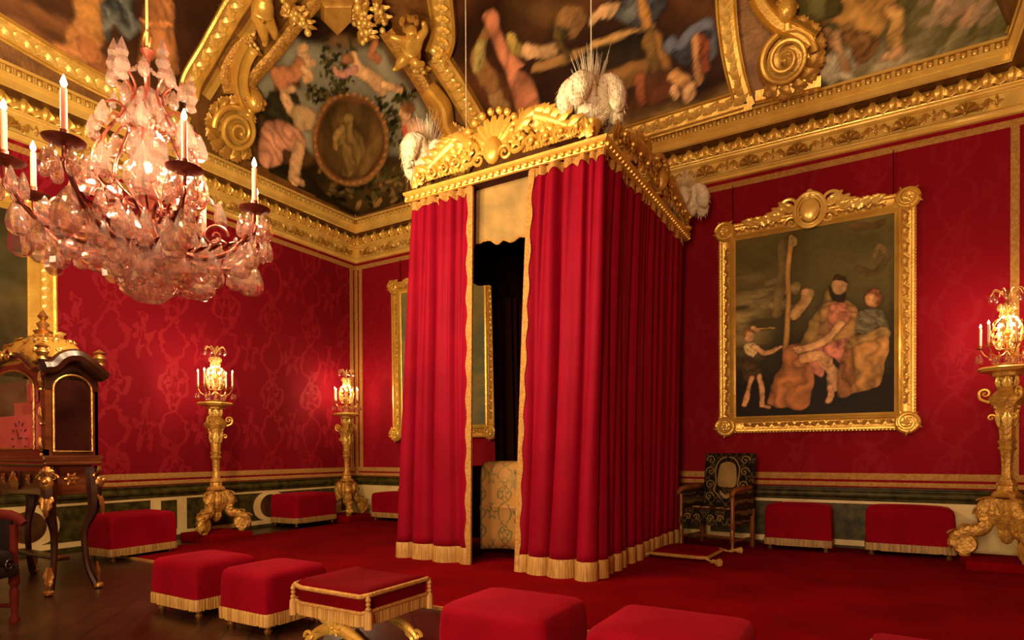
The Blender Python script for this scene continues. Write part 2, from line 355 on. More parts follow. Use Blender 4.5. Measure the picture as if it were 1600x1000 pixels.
# green inlaid panels in the dado
pn = MB(); bm2 = MB()
def panelrow(along, nrmv, org, circles, rects, tmin, tmax, R=.30):
    o = np.array(org, float)
    def slab(mb, poly, h=.006): mb.prism(poly, o+nrmv*.032, along, EZ, nrmv, h)
    for c in circles:
        a = np.linspace(0, 2*PI, 28)[:-1]
        slab(bm2, [(c+.22*cos(t), .40+.22*sin(t)) for t in a])
        for sgn in (-1, 1):
            cand = [r for r in rects if (r-c)*sgn > 0]
            if not cand: continue
            r_ = min(cand, key=lambda r: abs(r-c)); e = r_-sgn*.30
            aa = np.linspace(-PI/2*.9, PI/2*.9, 12) 
            pts = [(c+sgn*(R+.02)*1.0*cos(t)*1.0, .40+.255*sin(t)/sin(PI/2*.9)) for t in aa]
            pts = [(c+sgn*(.12+.26*cos(t)), .40+.26*sin(t)/1.0) for t in aa]
            poly = pts+[(e, .66), (e, .14)]
            if sgn < 0: poly = poly
            if tmin < min(q[0] for q in poly) and max(q[0] for q in poly) < tmax: slab(pn, poly)
    for r_ in rects:
        if tmin < r_-.15 and r_+.15 < tmax: slab(pn, [(r_-.13, .16), (r_+.13, .16), (r_+.13, .64), (r_-.13, .64)])
panelrow(EX, -EY, (0, D, 0), [-.97-3.04*k for k in range(3)], [.55-3.04*k for k in range(4)], -W+.1, WR-.1)
panelrow(EY, EX, (-W, 0, 0), [7.52, 3.65, -.2], [5.58, 9.45, 1.7], FRONT+.2, D-.1)
struct('trim_3', pn, M['green'], 'green marble inlays of the dado'); struct('trim_4', bm2, M['brownmarble'], 'round brown marble inlays of the dado')
# braid tapes: lower pair, upper one, corner verticals
bt = MB()
def tape(z0, z1, s=.008): molding(bt, [(0, z0), (s, z0), (s+.004, (z0+z1)/2), (s, z1), (0, z1)])
tape(.905, .965); tape(1.00, 1.09); tape(5.50, 5.59)
tp = MB()
for (x0, x1) in ((-W+.10, -W+.19), (WR-.29, WR-.20)): bt.box((x0, D-.012, 1.09), (x1, D, 5.50))
bt.box((-W+.005, D-.012, .9), (-W+.05, D, 5.6)); bt.box((-W, D-.05, .9), (-W+.012, D-.005, 5.6))
bt.box((-W, D-.19, 1.09), (-W+.012, D-.10, 5.50))
struct('trim_5', bt, M['braid'], 'gold braid tapes edging the wall cloth')
# ---- cornice
c = MB()
molding(c, [(0, 5.645), (.03, 5.645), (.05, 5.66), (.05, 5.69), (.065, 5.70), (.075, 5.72), (.06, 5.74), (.035, 5.75), (.03, 5.76), (.03, 5.935), (.05, 5.945), (.06, 5.96), (.05, 5.97), (.065, 5.975), (.075, 5.995), (.065, 6.01), (.085, 6.015), (.09, 6.03)], smooth=False)
struct('trim_6', c, M['gold_bright'], 'flat gilt frieze mouldings')
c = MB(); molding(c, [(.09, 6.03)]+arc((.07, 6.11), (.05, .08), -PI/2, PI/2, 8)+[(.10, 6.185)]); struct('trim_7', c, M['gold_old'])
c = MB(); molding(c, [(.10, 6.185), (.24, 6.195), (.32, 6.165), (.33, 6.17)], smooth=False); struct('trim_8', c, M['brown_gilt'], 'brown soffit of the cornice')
c = MB(); molding(c, [(.33, 6.165), (.34, 6.175), (.35, 6.18), (.345, 6.19), (.345, 6.275), (.36, 6.28), (.36, 6.295), (.37, 6.30), (.37, 6.315), (.38, 6.32), (.38, 6.335), (.34, 6.34)], smooth=False); molding(c, [(.37, 6.43), (.385, 6.435), (.385, 6.465), (.34, 6.475), (.28, 6.475)], smooth=False)
struct('trim_9', c, M['gold_bright'], 'broad gilt fascia of the cornice')
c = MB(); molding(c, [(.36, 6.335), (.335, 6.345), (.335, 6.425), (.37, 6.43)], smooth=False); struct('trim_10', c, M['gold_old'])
# repeated carving: (along direction, wall normal, origin, length)
runs = [(EX, -EY, V(-W, D, 0), W+WR), (-EY, EX, V(-W, D, 0), D-FRONT-.1)]
fr = MB(); ac = MB(); eg = MB()
for al, nv, o, ln in runs:
    x = .42; k = 0
    while x < ln-.3:
        p = o+al*x+nv*.032
        if k % 2 == 0:
            fr.shell(p+EZ*5.785+nv*.012, al, EZ, nv, .150, .30, 7, 25, 6, amax=1.75)
            for q in (-1, 1):
                d = nrm(.55*q*al+.8*EZ); fr.leaf(p+al*q*.165+EZ*5.775, nrm(np.cross(d, nv)), d, nv, .16, .085, .35, 2, .2, 6, 5)
                d = nrm(.9*q*al-.1*EZ); fr.leaf(p+al*q*.20+EZ*5.89, nrm(np.cross(d, nv)), d, nv, .09, .06, .35, 2, .2, 5, 5)
        else: fr.fleur(p+EZ*5.83+nv*.004, al, EZ, nv, .10)
        x += .33; k += 1
    x = .2; k = 0
    while x < ln-.15:                                  # acanthus torus
        p = o+al*x+nv*.118
        if k % 2 == 0:
            ac.leaf(p+EZ*6.02, al, EZ, nv, .18, .19, .42, 3, .25, 9, 9)
        else:
            for q in (-1, 1):
                d = nrm(q*.7*al+.7*EZ); ac.leaf(p+EZ*6.03-al*q*.02, nrm(np.cross(d, nv)), d, nv, .18, .095, .42, 2, .2, 7, 5)
            ac.ell(p+EZ*6.10+nv*.055, .028, n=6, m=5)
        x += .125; k += 1
    x = .47
    while x < ln-.4:                                   # egg and dart
        p = o+al*x+nv*.345
        eg.ell(p+EZ*6.385, *( (.026, .022, .040) if abs(al[0]) > .5 else (.022, .026, .040)), n=8, m=6)
        for q in (-.048, .048): eg.box((-.009, -.012, -.04), (.009, .012, .04), o=p+al*q+EZ*6.385)
        x += .115
struct('trim_11', fr, M['gold_old'], 'shells and lilies carved on the frieze'); struct('trim_12', ac, M['gold'], 'carved acanthus band of the cornice'); struct('trim_13', eg, M['gold_bright'], 'egg and dart band of the cornice')
# ---- coved ceiling: one surface S(w, v): w runs along the left wall (<0) round the corner and along the back wall (>0), v metres up the cove
CA, CB, T0, T1 = 3.0, 3.5, math.radians(22), math.radians(90)
_t = np.linspace(T0, T1, 400); _s = .35+CA*(cos(T0)-np.cos(_t)); _z = 6.45+CB*(np.sin(_t)-sin(T0))
_v = np.concatenate([[0], np.cumsum(np.hypot(np.diff(_s), np.diff(_z)))]); VMAX = _v[-1]; ZC = _z[-1]
def Sv(w, v):
    w = np.asarray(w, float); v = np.asarray(v, float); s = np.interp(v, _v, _s); z = np.interp(v, _v, _z)
    e = .02+1.1*np.clip(v/1.6, 0, 1)**1.3
    f = lambda q: (q+np.sqrt(q*q+e*e))/2
    return np.stack(np.broadcast_arrays(-W+s+f(w), D-s-f(-w), z), -1)
def Snorm(w, v):
    h = 1e-3; a = Sv(np.asarray(w)+h, v)-Sv(np.asarray(w)-h, v); b = Sv(w, np.clip(np.asarray(v)+h, 0, VMAX))-Sv(w, np.clip(np.asarray(v)-h, 0, VMAX))
    n = nrm(np.cross(a, b)); c0 = V(-4, 3, 3)-Sv(w, v); sg = np.sign((n*c0).sum(-1, keepdims=True)); return n*sg
_gw, _gv = np.meshgrid(np.linspace(-9, 11.5, 206), np.linspace(0, VMAX, 60), indexing='ij'); _gp = proj(Sv(_gw, _gv))
def inv(x, y):
    """photo direction -> (w, v) on the cove"""
    d = ((_gp-np.array([x, y]))**2).sum(-1); i = np.unravel_index(d.argmin(), d.shape); q = np.array([_gw[i], _gv[i]])
    for _ in range(12):
        p0 = proj(Sv(*q)); J = np.stack([(proj(Sv(q[0]+1e-3, q[1]))-p0)/1e-3, (proj(Sv(q[0], q[1]+1e-3))-p0)/1e-3], -1)
        try: dq = np.linalg.solve(J, np.array([x, y])-p0)
        except np.linalg.LinAlgError: break
        q = q+np.clip(dq, -.5, .5)
    return q
def invs(pts): return np.array([inv(*p) for p in pts])
ws = np.concatenate([np.linspace(-13, -3, 25), np.linspace(-2.9, 2.9, 60), np.linspace(3, 11.3, 25)]); vs = np.linspace(0, VMAX, 40)
wg, vg = np.meshgrid(ws, vs, indexing='ij'); Pc = Sv(wg, vg)
sv_ = np.interp(vg, _v, _s); Pc[..., 0] = np.minimum(Pc[..., 0], WR-sv_); cv = MB().grid(Pc)
P2 = np.array([[(WR-np.interp(v, _v, _s), y if i else D-np.interp(v, _v, _s), np.interp(v, _v, _z)) for v in vs] for i, y in enumerate((D, FRONT))]); cv.grid(P2)
ys = FRONT; P3 = np.array([[(x, FRONT+np.interp(v, _v, _s), np.interp(v, _v, _z)) for v in vs] for x in (-W, WR)]); cv.grid(P3)
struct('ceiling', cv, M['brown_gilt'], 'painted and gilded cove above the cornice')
struct('ceiling', MB().box((-W-T_, FRONT-T_, ZC), (WR+T_, D+T_, ZC+.15)), M['plaster'])
struct('wall_above_cornice', MB().box((-W-T_, FRONT-T_, 6.6), (-W, D, ZC)).box((-W, D, 6.6), (WR, D+T_, ZC)).box((WR, FRONT, 6.6), (WR+T_, D, ZC)).box((-W, FRONT-T_, 6.6), (WR, FRONT, ZC)), M['plaster'])
# ================================================================== PAINTED PICTURES (pigment stored on the canvas mesh)
def vnoise(x, y, sc, seed=0, octv=3):
    out = 0; amp = 1; tot = 0
    for o_ in range(octv):
        r = np.random.default_rng(seed+o_*17).random((64, 64)); X = x*sc*2**o_+1000; Y = y*sc*2**o_+1000
        xi, yi = np.floor(X).astype(int), np.floor(Y).astype(int); fx, fy = X-xi, Y-yi; fx = fx*fx*(3-2*fx); fy = fy*fy*(3-2*fy)
        g = lambda a, b: r[a % 64, b % 64]
        out = out+amp*((g(xi, yi)*(1-fx)+g(xi+1, yi)*fx)*(1-fy)+(g(xi, yi+1)*(1-fx)+g(xi+1, yi+1)*fx)*fy); tot += amp; amp *= .5
    return out/tot
def lin(c): return ((np.array(c, float)/255))**2.2
def inpoly(X, Y, P):
    ins = np.zeros(X.shape, bool); n = len(P); j = n-1
    for i in range(n):
        xi, yi = P[i]; xj, yj = P[j]
        if yi != yj: ins ^= ((yi > Y) != (yj > Y)) & (X < (xj-xi)*(Y-yi)/(yj-yi)+xi)
        j = i
    return ins
def pdist(X, Y, P, closed=True):
    d = np.full(X.shape, 1e9); n = len(P)
    for i in range(n if closed else n-1):
        a = P[i]; b = P[(i+1) % n]; ab = b-a; L2 = max(ab@ab, 1e-12)
        t = np.clip(((X-a[0])*ab[0]+(Y-a[1])*ab[1])/L2, 0, 1); d = np.minimum(d, np.hypot(X-a[0]-t*ab[0], Y-a[1]-t*ab[1]))
    return d
def closed_smooth(P, n=48):
    P = np.asarray(P, float); k = len(P); out = []
    for t in np.linspace(0, k, n, endpoint=False):
        i = int(t); f = t-i; a, b, c, d = P[i-1], P[i % k], P[(i+1) % k], P[(i+2) % k]
        out.append(.5*((2*b)+(-a+c)*f+(2*a-5*b+4*c-d)*f*f+(-a+3*b-3*c+d)*f**3))
    return np.array(out)
def ellpts(cx, cy, rx, ry, rot=0, n=20):
    a = np.linspace(0, 2*PI, n, endpoint=False); x = rx*np.cos(a); y = ry*np.sin(a)
    return [(cx+x_*cos(rot)-y_*sin(rot), cy+x_*sin(rot)+y_*cos(rot)) for x_, y_ in zip(x, y)]
def canvas(name, surf, normal, mapper, region, step, bg, shapes, mat, parent, lift=.012, seed=1, gain=1.0, split_quad=True):
    """surf(u,v)->xyz, mapper(list of outline points)->uv. Every shape is an outline laid on the canvas surface in its own (u,v) metres."""
    R = mapper(region); lo, hi = R.min(0), R.max(0)
    nu, nv = int((hi[0]-lo[0])/step[0])+2, int((hi[1]-lo[1])/step[1])+2
    U, Vv = np.meshgrid(np.linspace(lo[0], hi[0], nu), np.linspace(lo[1], hi[1], nv), indexing='ij')
    col = bg(U, Vv)
    for k, sh in enumerate(shapes):
        kind, pts, c = sh[0], sh[1], np.array(lin(sh[2])); op = sh[3] if len(sh) > 3 else {}
        P = mapper(pts)
        if kind == 'blob': P = closed_smooth(P)
        pad = op.get('r', .1)+.1; x0, y0 = P.min(0)-pad; x1, y1 = P.max(0)+pad
        i0, i1 = np.searchsorted(U[:, 0], [x0, x1]); j0, j1 = np.searchsorted(Vv[0], [y0, y1])
        if i1 <= i0 or j1 <= j0: continue
        X, Y = U[i0:i1, j0:j1], Vv[i0:i1, j0:j1]; sub = col[i0:i1, j0:j1]
        size = max(P.max(0)-P.min(0)); soft = op.get('soft', max(.012, step[0]*.9)); wa = min(.075*size, .07)
        X, Y = X+wa*(vnoise(X, Y, 3.2/size, seed+k+200, 3)-.5)*2, Y+wa*(vnoise(X, Y, 3.2/size, seed+k+300, 3)-.5)*2
        if kind == 'line':
            r = op['r']; d = pdist(X, Y, smoothpath(P, 24) if len(P) > 2 else P, False); din = r-d
        else:
            ins = inpoly(X, Y, P); d = pdist(X, Y, P); din = np.where(ins, d, -d); r = op.get('w', size*.22)
        m = np.clip(din/soft+.5, 0, 1)[..., None]*op.get('a', 1.0)
        if op.get('a', 1) == 1 and size > .25: sub[:] = sub*(1-.38*np.exp(-np.clip(-din, 0, 9)/(.045*min(size, 1.2)))[..., None])
        h = np.clip(din/r, 0, 1); h = np.sqrt(np.clip(1-(1-h)**2, 0, 1))
        nz = vnoise(X, Y, 9/max(size, .05)*.6, seed+k, 3)
        dn = np.minimum(din, r); gx, gy = np.gradient(dn, step[0], step[1]) if min(X.shape) > 2 else (0*X, 0*X); rim = 1-np.clip(din/r, 0, 1)
        e0, e1 = P.min(0), P.max(0); dr = .5-.55*((X-e0[0])/max(e1[0]-e0[0], .05)-.5)+.45*((Y-e0[1])/max(e1[1]-e0[1], .05)-.5)
        sh_ = (.40+.42*h)*(.45+.55*np.clip(dr, 0, 1.2)+.95*(nz-.25))+.20*rim*(-.55*gx+.65*gy)*(din > 0)
        sh_ = np.clip(sh_*1.25, .10, 1.7)
        if 'fold' in op:
            fx, fy, fq = op['fold']; ph = (X*fx+Y*fy)*fq*.62/size+vnoise(X, Y, 2.6/size, seed+k+400, 3)*9; rd = np.abs(np.sin(ph)); sh_ = sh_*(.52+.72*rd**.8)+.10*np.clip(rd-.75, 0, 1)
        cc = c[None, None]*sh_[..., None]
        if 'c2' in op: t = np.clip((vnoise(X, Y, 5/size, seed+k+50)-.35)*3, 0, 1)[..., None]; cc = cc*(1-t)+lin(op['c2'])*sh_[..., None]*t
        sub[:] = sub*(1-m)+cc*m
    lum = col.mean(-1, keepdims=True); col = col*.72+lum*.28*np.array([1.08, .95, .58]); fine = .86+.28*vnoise(U, Vv*1.7, 22, seed+77, 3)[..., None]; col = col*fine
    pos = surf(U, Vv)+normal(U, Vv)*lift
    # keep only cells inside the region outline
    cu = (U[:-1, :-1]+U[1:, 1:])/2; cvv = (Vv[:-1, :-1]+Vv[1:, 1:])/2; keep = inpoly(cu, cvv, R) | (pdist(cu, cvv, R) < max(step)*.5)
    idx = np.arange(nu*nv).reshape(nu, nv); i, j = np.where(keep)
    F = np.stack([idx[i, j], idx[i, j+1], idx[i+1, j+1], idx[i+1, j]], -1)
    me = bpy.data.meshes.new(name); me.from_pydata(pos.reshape(-1, 3).tolist(), [], F.tolist()); me.materials.append(mat)
    at = me.color_attributes.new('pigment', 'FLOAT_COLOR', 'POINT')
    C4 = np.concatenate([np.clip(col*gain, 0, 1), np.ones((nu, nv, 1))], -1).reshape(-1).astype(np.float32); at.data.foreach_set('color', C4)
    me.polygons.foreach_set('use_smooth', [True]*len(F)); me.update()
    o = bpy.data.objects.new(name, me); COL.objects.link(o); o.parent = parent
    return o
def mixbg(cols, seed, sc=.8, contrast=1.6, extra=None):
    def f(U, Vv):
        n = vnoise(U, Vv*1.3, sc, seed, 5); n = np.clip((n-.5)*contrast+.5, 0, .999)*(len(cols)-1); i = np.floor(n).astype(int); t = (n-i)[..., None]
        c = np.array([lin(q) for q in cols]); out = c[i]*(1-t)+c[np.minimum(i+1, len(cols)-1)]*t
        out = out*(.85+.3*vnoise(U, Vv, 14, seed+9, 2))[..., None]
        return extra(U, Vv, out) if extra else out
    return f
FLESH, PINK = (196, 146, 92), (188, 122, 102)
def strokes(n, box, cols, seed, ln=(14, 30), r=.03, ang=0, spread=.6, a=.7):
    g = np.random.default_rng(seed); out = []
    for _ in range(n):
        x, y = g.uniform(box[0], box[2]), g.uniform(box[1], box[3]); t = ang+g.normal(0, spread); l = g.uniform(*ln)
        out.append(('line', [(x, y), (x+l*.5*cos(t), y+l*.5*sin(t)+g.normal(0, 2)), (x+l*cos(t), y+l*sin(t))], cols[g.integers(len(cols))], dict(r=r*g.uniform(.5, 1.3), soft=.02, a=a)))
    return out
def bushes(n, box, cols, seed, r=(3, 7)):
    g = np.random.default_rng(seed); out = []
    for _ in range(n):
        x, y = g.uniform(box[0], box[2]), g.uniform(box[1], box[3]); q = g.uniform(*r)
        out.append(('blob', ellpts(x, y, q, q*.5, g.uniform(0, 3), 6), cols[g.integers(len(cols))], dict(w=.03, soft=.015)))
    return out
cs = lambda U, Vv: Sv(U, Vv)
def ceiling_painting(label, region, step, bg, shapes, seed):
    e = empty('ceiling_painting', (0, 0, 0), 0, label, 'painting'); canvas('canvas', Sv, Snorm, invs, region, step, bg, shapes, M['fresco'], e, seed=seed, gain=1.55); return e
GRN = [(40, 42, 18), (58, 56, 24), (84, 74, 30), (30, 26, 10)]
# --- corner painting ------------------------------------------------
def sky_dark(U, Vv, out):
    d = np.clip((np.abs(U)-1.0)/1.2, 0, 1)[..., None]*.0; return out
sh = []
sh += [('blob', [(470, 45), (520, 75), (590, 70), (612, 95), (640, 130), (668, 190), (640, 260), (600, 240), (500, 250), (450, 200), (400, 210), (385, 190), (395, 130), (430, 70)], (150, 146, 116), dict(c2=(108, 108, 88), w=.25, soft=.12))]
sh += [('blob', [(455, 20), (560, 20), (620, 20), (600, 62), (560, 62), (530, 50), (500, 68), (470, 60)], (40, 24, 10), dict(soft=.1))]
sh += bushes(60, (500, 60, 560, 130), GRN, 3)+bushes(55, (480, 128, 540, 160), GRN, 4)+bushes(75, (590, 130, 650, 230), GRN, 5, (4, 9))
sh += [('blob', [(500, 255), (640, 240), (650, 300), (560, 337), (480, 300)], (48, 34, 12), dict(soft=.1, c2=(70, 50, 16)))]
sh += bushes(120, (495, 262, 645, 325), GRN+[(110, 84, 36), (130, 96, 40)], 6, (4, 9))
sh += [('blob', [(395, 255), (470, 262), (505, 300), (560, 335), (540, 332), (470, 300), (390, 262)], (44, 36, 14), {})]
# seated figure
sh += [('blob', [(420, 148), (438, 135), (462, 142), (470, 165), (462, 196), (432, 206), (412, 200), (404, 178)], (48, 44, 24), dict(fold=(1, .3, 14))),
       ('blob', [(400, 180), (430, 190), (450, 205), (430, 230), (402, 232)], (66, 48, 24), dict(fold=(1, .6, 12))),
       ('line', [(445, 150), (456, 172), (474, 190)], FLESH, dict(r=.11)), ('blob', ellpts(448, 136, 15, 11, .3), FLESH, dict(w=.1)),
       ('blob', [(430, 128), (445, 120), (466, 126), (468, 140), (456, 132), (440, 132), (428, 140)], (92, 52, 20), dict(w=.1)),
       ('blob', [(462, 165), (492, 172), (488, 200), (470, 206), (458, 190)], (176, 140, 88), dict(w=.1)),
       ('blob', [(412, 196), (440, 188), (470, 206), (478, 226), (468, 246), (446, 236), (440, 256), (414, 262), (404, 238)], (186, 118, 84), dict(fold=(.8, 1, 22))),
       ('line', [(468, 232), (462, 256), (458, 280)], FLESH, dict(r=.12)), ('line', [(458, 278), (472, 286)], FLESH, dict(r=.06))]
# oval
sh += [('blob', ellpts(548, 216, 61, 74, -.12, 26), (146, 96, 38), dict(w=.12)), ('blob', ellpts(548, 216, 54, 66, -.12, 26), (104, 58, 18), dict(w=.05)),
       ('blob', ellpts(549, 217, 49, 60, -.12, 26), (84, 60, 24), dict(c2=(120, 88, 30), w=.5)),
       ('blob', [(537, 180), (546, 176), (553, 184), (551, 196), (563, 208), (572, 232), (560, 262), (558, 272), (534, 272), (531, 240), (524, 222), (528, 200)], (120, 92, 34), dict(fold=(1, .1, 16))),
       ('blob', ellpts(545, 184, 8, 8), (140, 108, 44), dict(w=.1)), ('line', [(535, 200), (524, 214), (524, 230)], (146, 112, 46), dict(r=.06))]
for k in range(34):
    a = 2*PI*k/34; sh.append(('blob', ellpts(548+57.5*cos(a)*.99, 216+70*sin(a), 2.6, 2.6, 0, 6), (176, 108, 40), dict(w=.03)))
# right figure and flying children
sh += [('blob', [(628, 190), (642, 182), (662, 190), (676, 210), (672, 236), (650, 246), (636, 222)], (200, 138, 98), dict(w=.2)), ('blob', ellpts(634, 176, 10, 12), FLESH, dict(w=.1)), ('blob', ellpts(638, 168, 11, 8, .3), (120, 70, 26), dict(w=.1)),
       ('line', [(632, 200), (636, 222)], (176, 52, 40), dict(r=.05)),
       ('line', [(472, 82), (480, 96), (470, 108)], FLESH, dict(r=.10)), ('line', [(470, 104), (450, 116), (430, 122)], (180, 106, 56), dict(r=.11)), ('blob', ellpts(474, 74, 9, 8), FLESH, dict(w=.1)), ('line', [(478, 96), (490, 98)], FLESH, dict(r=.05)), ('line', [(474, 108), (486, 118), (476, 124)], FLESH, dict(r=.06)),
       ('line', [(552, 96), (562, 108), (580, 120), (600, 136)], FLESH, dict(r=.12)), ('line', [(598, 132), (628, 139)], FLESH, dict(r=.05)), ('blob', ellpts(544, 92, 10, 9), (150, 92, 44), dict(w=.1)), ('line', [(556, 106), (540, 115), (524, 112)], PINK, dict(r=.06)),
       ('line', [(586, 66), (580, 84), (592, 92)], (170, 96, 48), dict(r=.07))]
reg = [(372, 141), (400, 104), (440, 52), (480, 4), (560, -2), (604, 20), (625, 75), (650, 125), (676, 172), (698, 230), (668, 300), (648, 304), (561, 337), (520, 318), (455, 284), (372, 236), (366, 190)]
reg = [(366, 150), (400, 104), (440, 52), (480, 4), (560, -2), (604, 20), (625, 75), (650, 125), (676, 172), (706, 240), (672, 305), (648, 308), (562, 337), (440, 277), (366, 236), (360, 190)]
ceiling_painting('corner ceiling painting with an oval medallion, a pink-robed figure and flying children', reg, (.035, .03), mixbg([(70, 44, 18), (96, 64, 28), (120, 88, 46)], 3, 1.0), sh, 11)
# --- long painting above the bed --------------------------------------
sh = [('blob', [(950, 190), (1060, 165), (1150, 130), (1150, 160), (1050, 180), (950, 212)], (168, 128, 62), dict(soft=.2, c2=(130, 90, 40))),
      ('blob', [(800, 0), (900, -10), (870, 40), (820, 30)], (104, 76, 26), dict(soft=.5, a=.5)), ('blob', [(1050, -10), (1140, -10), (1140, 60), (1090, 50)], (110, 62, 16), dict(soft=.5, a=.7)),
      ('blob', [(760, 140), (780, 135), (800, 178), (792, 184), (780, 180)], (150, 110, 58), dict(w=.1, a=.8)),
      ('line', [(758, 55), (746, 82), (754, 110), (772, 132)], (140, 92, 40), dict(r=.13, a=.9)), ('line', [(750, 75), (748, 100)], (150, 130, 60), dict(r=.12)),
      ('blob', [(754, 26), (768, 18), (778, 30), (780, 52), (800, 78), (822, 100), (814, 108), (832, 125), (842, 165), (846, 190), (818, 196), (806, 150), (792, 118), (778, 90), (766, 60)], (186, 104, 66), dict(fold=(1, -.5, 20), w=.2)),
      ('blob', [(792, 52), (806, 56), (820, 80), (812, 88), (796, 74)], (170, 140, 50), dict(w=.1)), ('line', [(818, 80), (845, 82), (866, 78)], FLESH, dict(r=.08)), ('blob', ellpts(866, 80, 7, 4, .2), FLESH, dict(w=.05)),
      ('line', [(838, 106), (880, 90), (925, 74), (1010, 42)], (150, 104, 44), dict(r=.07)), ('line', [(926, 72), (968, 60), (1018, 46)], (190, 140, 66), dict(r=.05)),
      ('blob', [(900, 92), (1008, 52), (1018, 104), (930, 132)], (44, 30, 14), dict(w=.3)), ('line', [(940, 130), (985, 118), (1028, 106)], (130, 86, 24), dict(r=.14, a=.9)), ('line', [(1014, 55), (1022, 90), (1024, 120)], (110, 78, 26), dict(r=.08)),
      ('blob', ellpts(876, 48, 15, 15), (62, 52, 26), dict(w=.2, c2=(96, 84, 34))), ('line', [(868, 48), (878, 74), (890, 88)], (84, 64, 26), dict(r=.04)),
      ('blob', [(955, 12), (985, -8), (1035, -10), (1038, 14), (1022, 34), (1008, 42), (985, 34), (965, 28)], (92, 96, 96), dict(fold=(.6, 1, 18), c2=(54, 56, 62))), ('line', [(958, 16), (940, 18), (930, 26)], FLESH, dict(r=.08)), ('blob', [(996, -6), (1006, -6), (1018, 34), (1006, 44), (1000, 20)], (180, 118, 40), dict(w=.08)),
      ('blob', [(1022, 46), (1040, 70), (1050, 110), (1040, 116), (1030, 90)], (150, 98, 30), dict(w=.1)),
      ('line', [(1046, 66), (1062, 76), (1076, 56), (1100, 42), (1108, 60), (1112, 84)], (86, 92, 112), dict(r=.09)), ('blob', [(1050, 76), (1066, 80), (1090, 56), (1108, 50), (1114, 60), (1090, 70), (1080, 100), (1062, 98)], (52, 54, 62), dict(fold=(1, .2, 14))),
      ('blob', [(1084, 62), (1106, 56), (1110, 108), (1090, 112)], (128, 52, 16), dict(fold=(1, 0, 14), w=.1)), ('line', [(1085, 62), (1092, 128)], (176, 118, 66), dict(r=.05)),
      ('blob', [(1010, 120), (1050, 112), (1082, 128), (1090, 150), (1060, 148), (1040, 160), (1010, 158)], (92, 44, 14), dict(w=.4)), ('line', [(1050, 118), (1072, 130), (1076, 146)], (180, 122, 60), dict(r=.07)), ('line', [(1076, 140), (1078, 150)], FLESH, dict(r=.09)), ('line', [(1052, 138), (1058, 150)], FLESH, dict(r=.05)),
      ('line', [(998, 120), (1004, 160)], (130, 62, 22), dict(r=.07)), ('line', [(880, 25), (905, 32), (900, 44)], (140, 96, 44), dict(r=.12, a=.8))]
reg = [(700, -15), (705, 12), (702, 42), (690, 70), (690, 84), (720, 140), (748, 190), (760, 225), (900, 228), (955, 211), (1152, 149), (1128, -15)]
LONGP = ceiling_painting('long dark ceiling painting above the bed showing a pink-robed figure at a table', reg, (.035, .03), mixbg([(36, 18, 6), (58, 30, 10), (88, 46, 14), (44, 24, 8)], 5, .7), sh, 21)
# --- painting at the far right ----------------------------------------
OL = [(86, 84, 36), (110, 104, 52), (66, 62, 22), (128, 118, 66)]
sh = strokes(60, (1300, -10, 1580, 60), OL, 8, (18, 50), .12, -.4, .3, .3)+strokes(60, (1290, 60, 1560, 118), [(150, 138, 96), (120, 112, 70), (170, 156, 120), (100, 92, 46)], 9, (14, 40), .09, -.4, .5, .5)
sh += strokes(26, (1440, 0, 1540, 40), [(190, 148, 108), (176, 130, 92), (150, 126, 90)], 10, (8, 20), .07, -.5, .5, .7)+strokes(16, (1284, 88, 1320, 112), [(216, 206, 170), (180, 172, 140)], 12, (8, 22), .07, 0, .6, .75)
sh += [('blob', [(1296, -8), (1316, -8), (1318, 14), (1300, 36), (1288, 30)], (70, 62, 20), dict(w=.15)),
       ('blob', [(1320, -10), (1395, -12), (1398, 20), (1386, 44), (1374, 62), (1345, 60), (1322, 44), (1284, 44), (1282, 38), (1312, 30)], (178, 128, 42), dict(fold=(.5, 1, 16), w=.3)),
       ('blob', [(1384, 8), (1404, 8), (1414, 30), (1416, 80), (1404, 84), (1392, 78), (1390, 46)], (196, 146, 62), dict(fold=(1, 0, 12), w=.14)),
       ('blob', [(1286, 44), (1316, 48), (1320, 80), (1332, 108), (1316, 110), (1308, 84), (1296, 70)], (186, 140, 84), dict(fold=(1, .3, 14), w=.15)),
       ('blob', [(1318, 50), (1370, 58), (1360, 92), (1344, 100), (1330, 84)], (128, 86, 34), dict(fold=(1, .2, 14))), ('line', [(1402, 78), (1404, 86), (1384, 88)], FLESH, dict(r=.05))]
reg = [(1236, 150), (1240, 60), (1225, -15), (1612, -15), (1576, 60), (1283, 136)]
ceiling_painting('olive ceiling painting with a yellow-robed figure among clouds, right of the scroll console', reg, (.03, .028), mixbg(OL, 6, .7), sh, 31)
